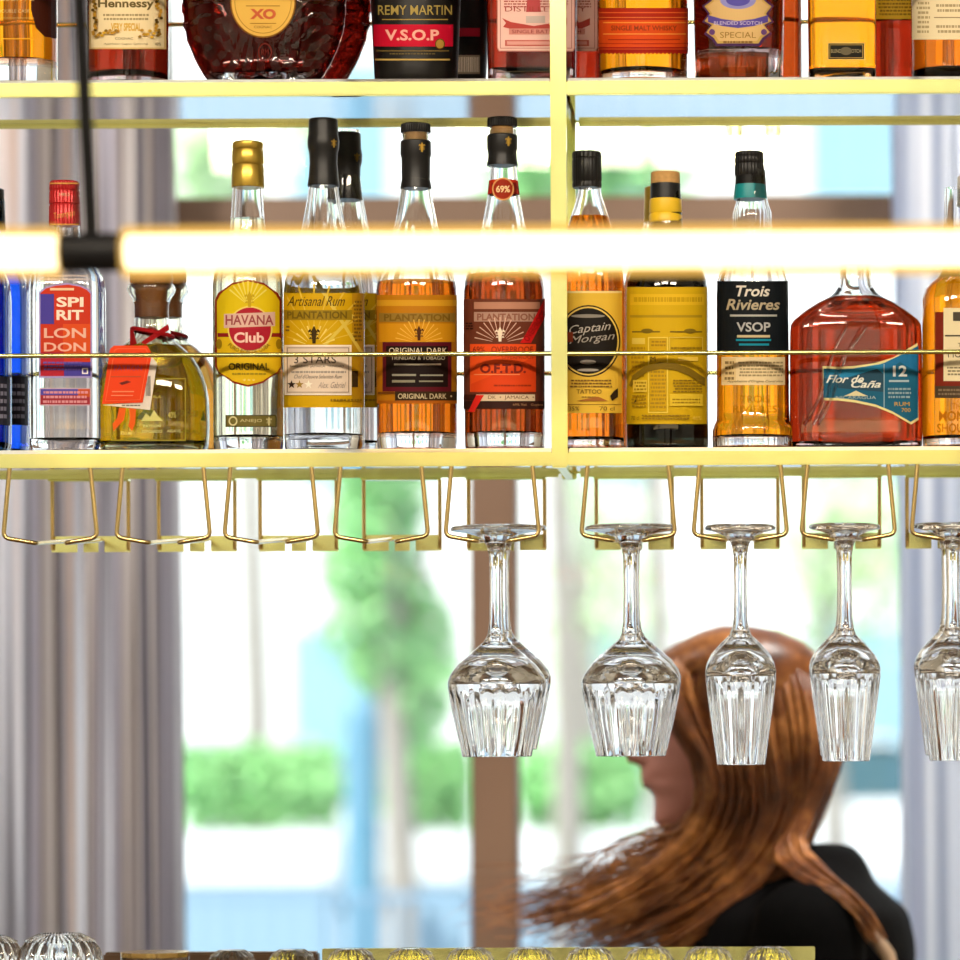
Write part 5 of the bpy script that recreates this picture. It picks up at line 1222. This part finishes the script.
GUIDES = [
 [(672, 648), (652, 672), (664, 710), (698, 762), (690, 818), (640, 868), (572, 903), (492, 918)],
 [(695, 637), (676, 670), (690, 725), (716, 785), (702, 838), (652, 885), (585, 915), (508, 934)],
 [(722, 632), (720, 680), (728, 740), (742, 800), (722, 850), (672, 895), (610, 928), (548, 948)],
 [(752, 632), (764, 690), (772, 750), (778, 810), (748, 868), (698, 908), (640, 938), (588, 955)],
 [(785, 640), (802, 690), (808, 745), (802, 810), (768, 870), (722, 912), (672, 942), (620, 962)],
 [(812, 656), (830, 700), (832, 750), (816, 806), (784, 862), (744, 908), (700, 940), (655, 966)],
 [(824, 672), (841, 715), (840, 760), (822, 805), (800, 850), (775, 890), (735, 930), (695, 965)]]
BACK = [[(815, 680), (838, 720), (836, 765), (815, 810), (800, 848), (830, 880), (866, 915), (895, 960)],
        [(790, 660), (825, 720), (822, 780), (796, 825), (780, 856), (806, 880), (846, 905), (880, 955)]]
def cr(pts, n):
    out = []
    for i in range(n):
        t = i/(n-1)*(len(pts)-1); k = min(int(t), len(pts)-2); u = t-k
        p = [pts[max(0, k-1)], pts[k], pts[k+1], pts[min(len(pts)-1, k+2)]]
        out.append(tuple(.5*((2*p[1][j])+(-p[0][j]+p[2][j])*u+(2*p[0][j]-5*p[1][j]+4*p[2][j]-p[3][j])*u*u+(-p[0][j]+3*p[1][j]-3*p[2][j]+p[3][j])*u**3) for j in (0, 1)))
    return out
rh = random.Random(21)
def lock(bm, guide, u, rad, jit, n=16, cut=1.0, lat=(.034, .076, .093, .100, .096, .090, .085, .085)):
    pts = cr(guide, n); w1, w2 = rh.uniform(0, 6), rh.uniform(2.5, 5.5); out = []
    for i, (x, y) in enumerate(pts):
        t = i/(n-1)
        if t > cut: break
        k = t*7; a = int(min(k, 6)); l = lat[a]+(lat[a+1]-lat[a])*(k-a)
        sh = 1-abs(u)*.10*max(0, 1-t*1.8)                      # near-side locks sit inside the outline of the skull
        x = 740+(x-740)*sh; y = 735+(y-735)*sh if t < .55 else y
        wob = jit*(t**1.3)
        x += wob*math.sin(w1+w2*t*2.2)+jit*.15*math.sin(9*t+w1); y += wob*.8*math.cos(w1*1.7+w2*t*2)
        out.append(P(x, y, WD+u*l*1.02))
    m = len(out)
    tube(bm, out, [rad*(.55+.45*math.sin(min(1, i/(m-1)*1.6)*PI*.5))*(1-.85*max(0, (i/(m-1)-.55)/.45)) for i in range(m)], 6)
bm = bmesh.new()
for _ in range(560):
    s = rh.random()*(len(GUIDES)-1); k = min(int(s), len(GUIDES)-2); f = s-k
    g = [(a[0]+(b[0]-a[0])*f, a[1]+(b[1]-a[1])*f) for a, b in zip(GUIDES[k], GUIDES[k+1])]
    u = rh.uniform(-1, 1)
    if s < 1.0 and -.99 < u < .99: u = math.copysign(.75+.25*abs(u), u)
    lock(bm, g, u, rh.uniform(.0035, .0085), rh.uniform(2, 15), cut=rh.uniform(.72, 1.0))
for _ in range(120):
    f = rh.random(); g = [(a[0]+(b[0]-a[0])*f, a[1]+(b[1]-a[1])*f) for a, b in zip(*BACK)]
    lock(bm, g, rh.uniform(-1.06, -.8) if rh.random() < .8 else rh.uniform(-.8, .9), rh.uniform(.003, .006), rh.uniform(2, 10), cut=rh.uniform(.75, 1), lat=(.015, .062, .092, .100, .12, .172, .196, .20))
bm_obj('long_hair', bm, M_hair, woman, angle=80)
bm = bmesh.new()
for _ in range(150):                      # single flying strands
    s = rh.random()*2.6; k = min(int(s), len(GUIDES)-2); f = s-k
    g = [(a[0]+(b[0]-a[0])*f, a[1]+(b[1]-a[1])*f) for a, b in zip(GUIDES[k], GUIDES[k+1])]
    g = [(x-(34 if i > 4 else 0)*rh.random(), y-(38 if i > 4 else 0)*rh.random()) for i, (x, y) in enumerate(g)]
    lock(bm, g, math.copysign(rh.uniform(.6, 1), rh.uniform(-1, 1)), rh.uniform(.0008, .0016), rh.uniform(10, 26))
bm_obj('stray_strands', bm, M_hair, woman, angle=80)
# pale trim on the back of the shoulder
bm = bmesh.new()
tube(bm, [P(846, 898, WD-.135), P(858, 916, WD-.15), P(872, 934, WD-.165), P(888, 955, WD-.175), P(896, 985, WD-.18)], [.004, .008, .009, .008, .007], 8)
o = bm_obj('shoulder_strap', bm, mat('tan_strap', (.55, .38, .24), rough=.6), woman); o['label'] = 'tan strap over the black jacket'
# ------------------------------------------------------------------ camera and render look
cam = bpy.data.cameras.new('camera'); co = bpy.data.objects.new('camera', cam); COL.objects.link(co)
co.matrix_world = Matrix.Translation((0, 0, CZ)) @ Matrix.Rotation(PI/2, 4, 'X') @ Matrix.Rotation(-ROLL, 4, 'Z')
cam.sensor_width = 36; cam.lens = 36*FPX/960
cam.shift_x = -(PX-480)/960; cam.shift_y = (PY-480)/960
cam.dof.use_dof = True; cam.dof.focus_distance = 3.53; cam.dof.aperture_fstop = 4.4
cam.clip_end = 300
sc.camera = co
sc.view_settings.view_transform = 'Standard'; sc.view_settings.look = 'None'
sc.view_settings.exposure = 0.0; sc.view_settings.gamma = 1.0; sc.view_settings.use_curve_mapping = False
cy = sc.cycles
cy.max_bounces = 24; cy.transmission_bounces = 22; cy.glossy_bounces = 8; cy.diffuse_bounces = 3; cy.transparent_max_bounces = 16
cy.use_denoising = True; cy.sample_clamp_indirect = 8.0; cy.caustics_refractive = True; cy.caustics_reflective = False
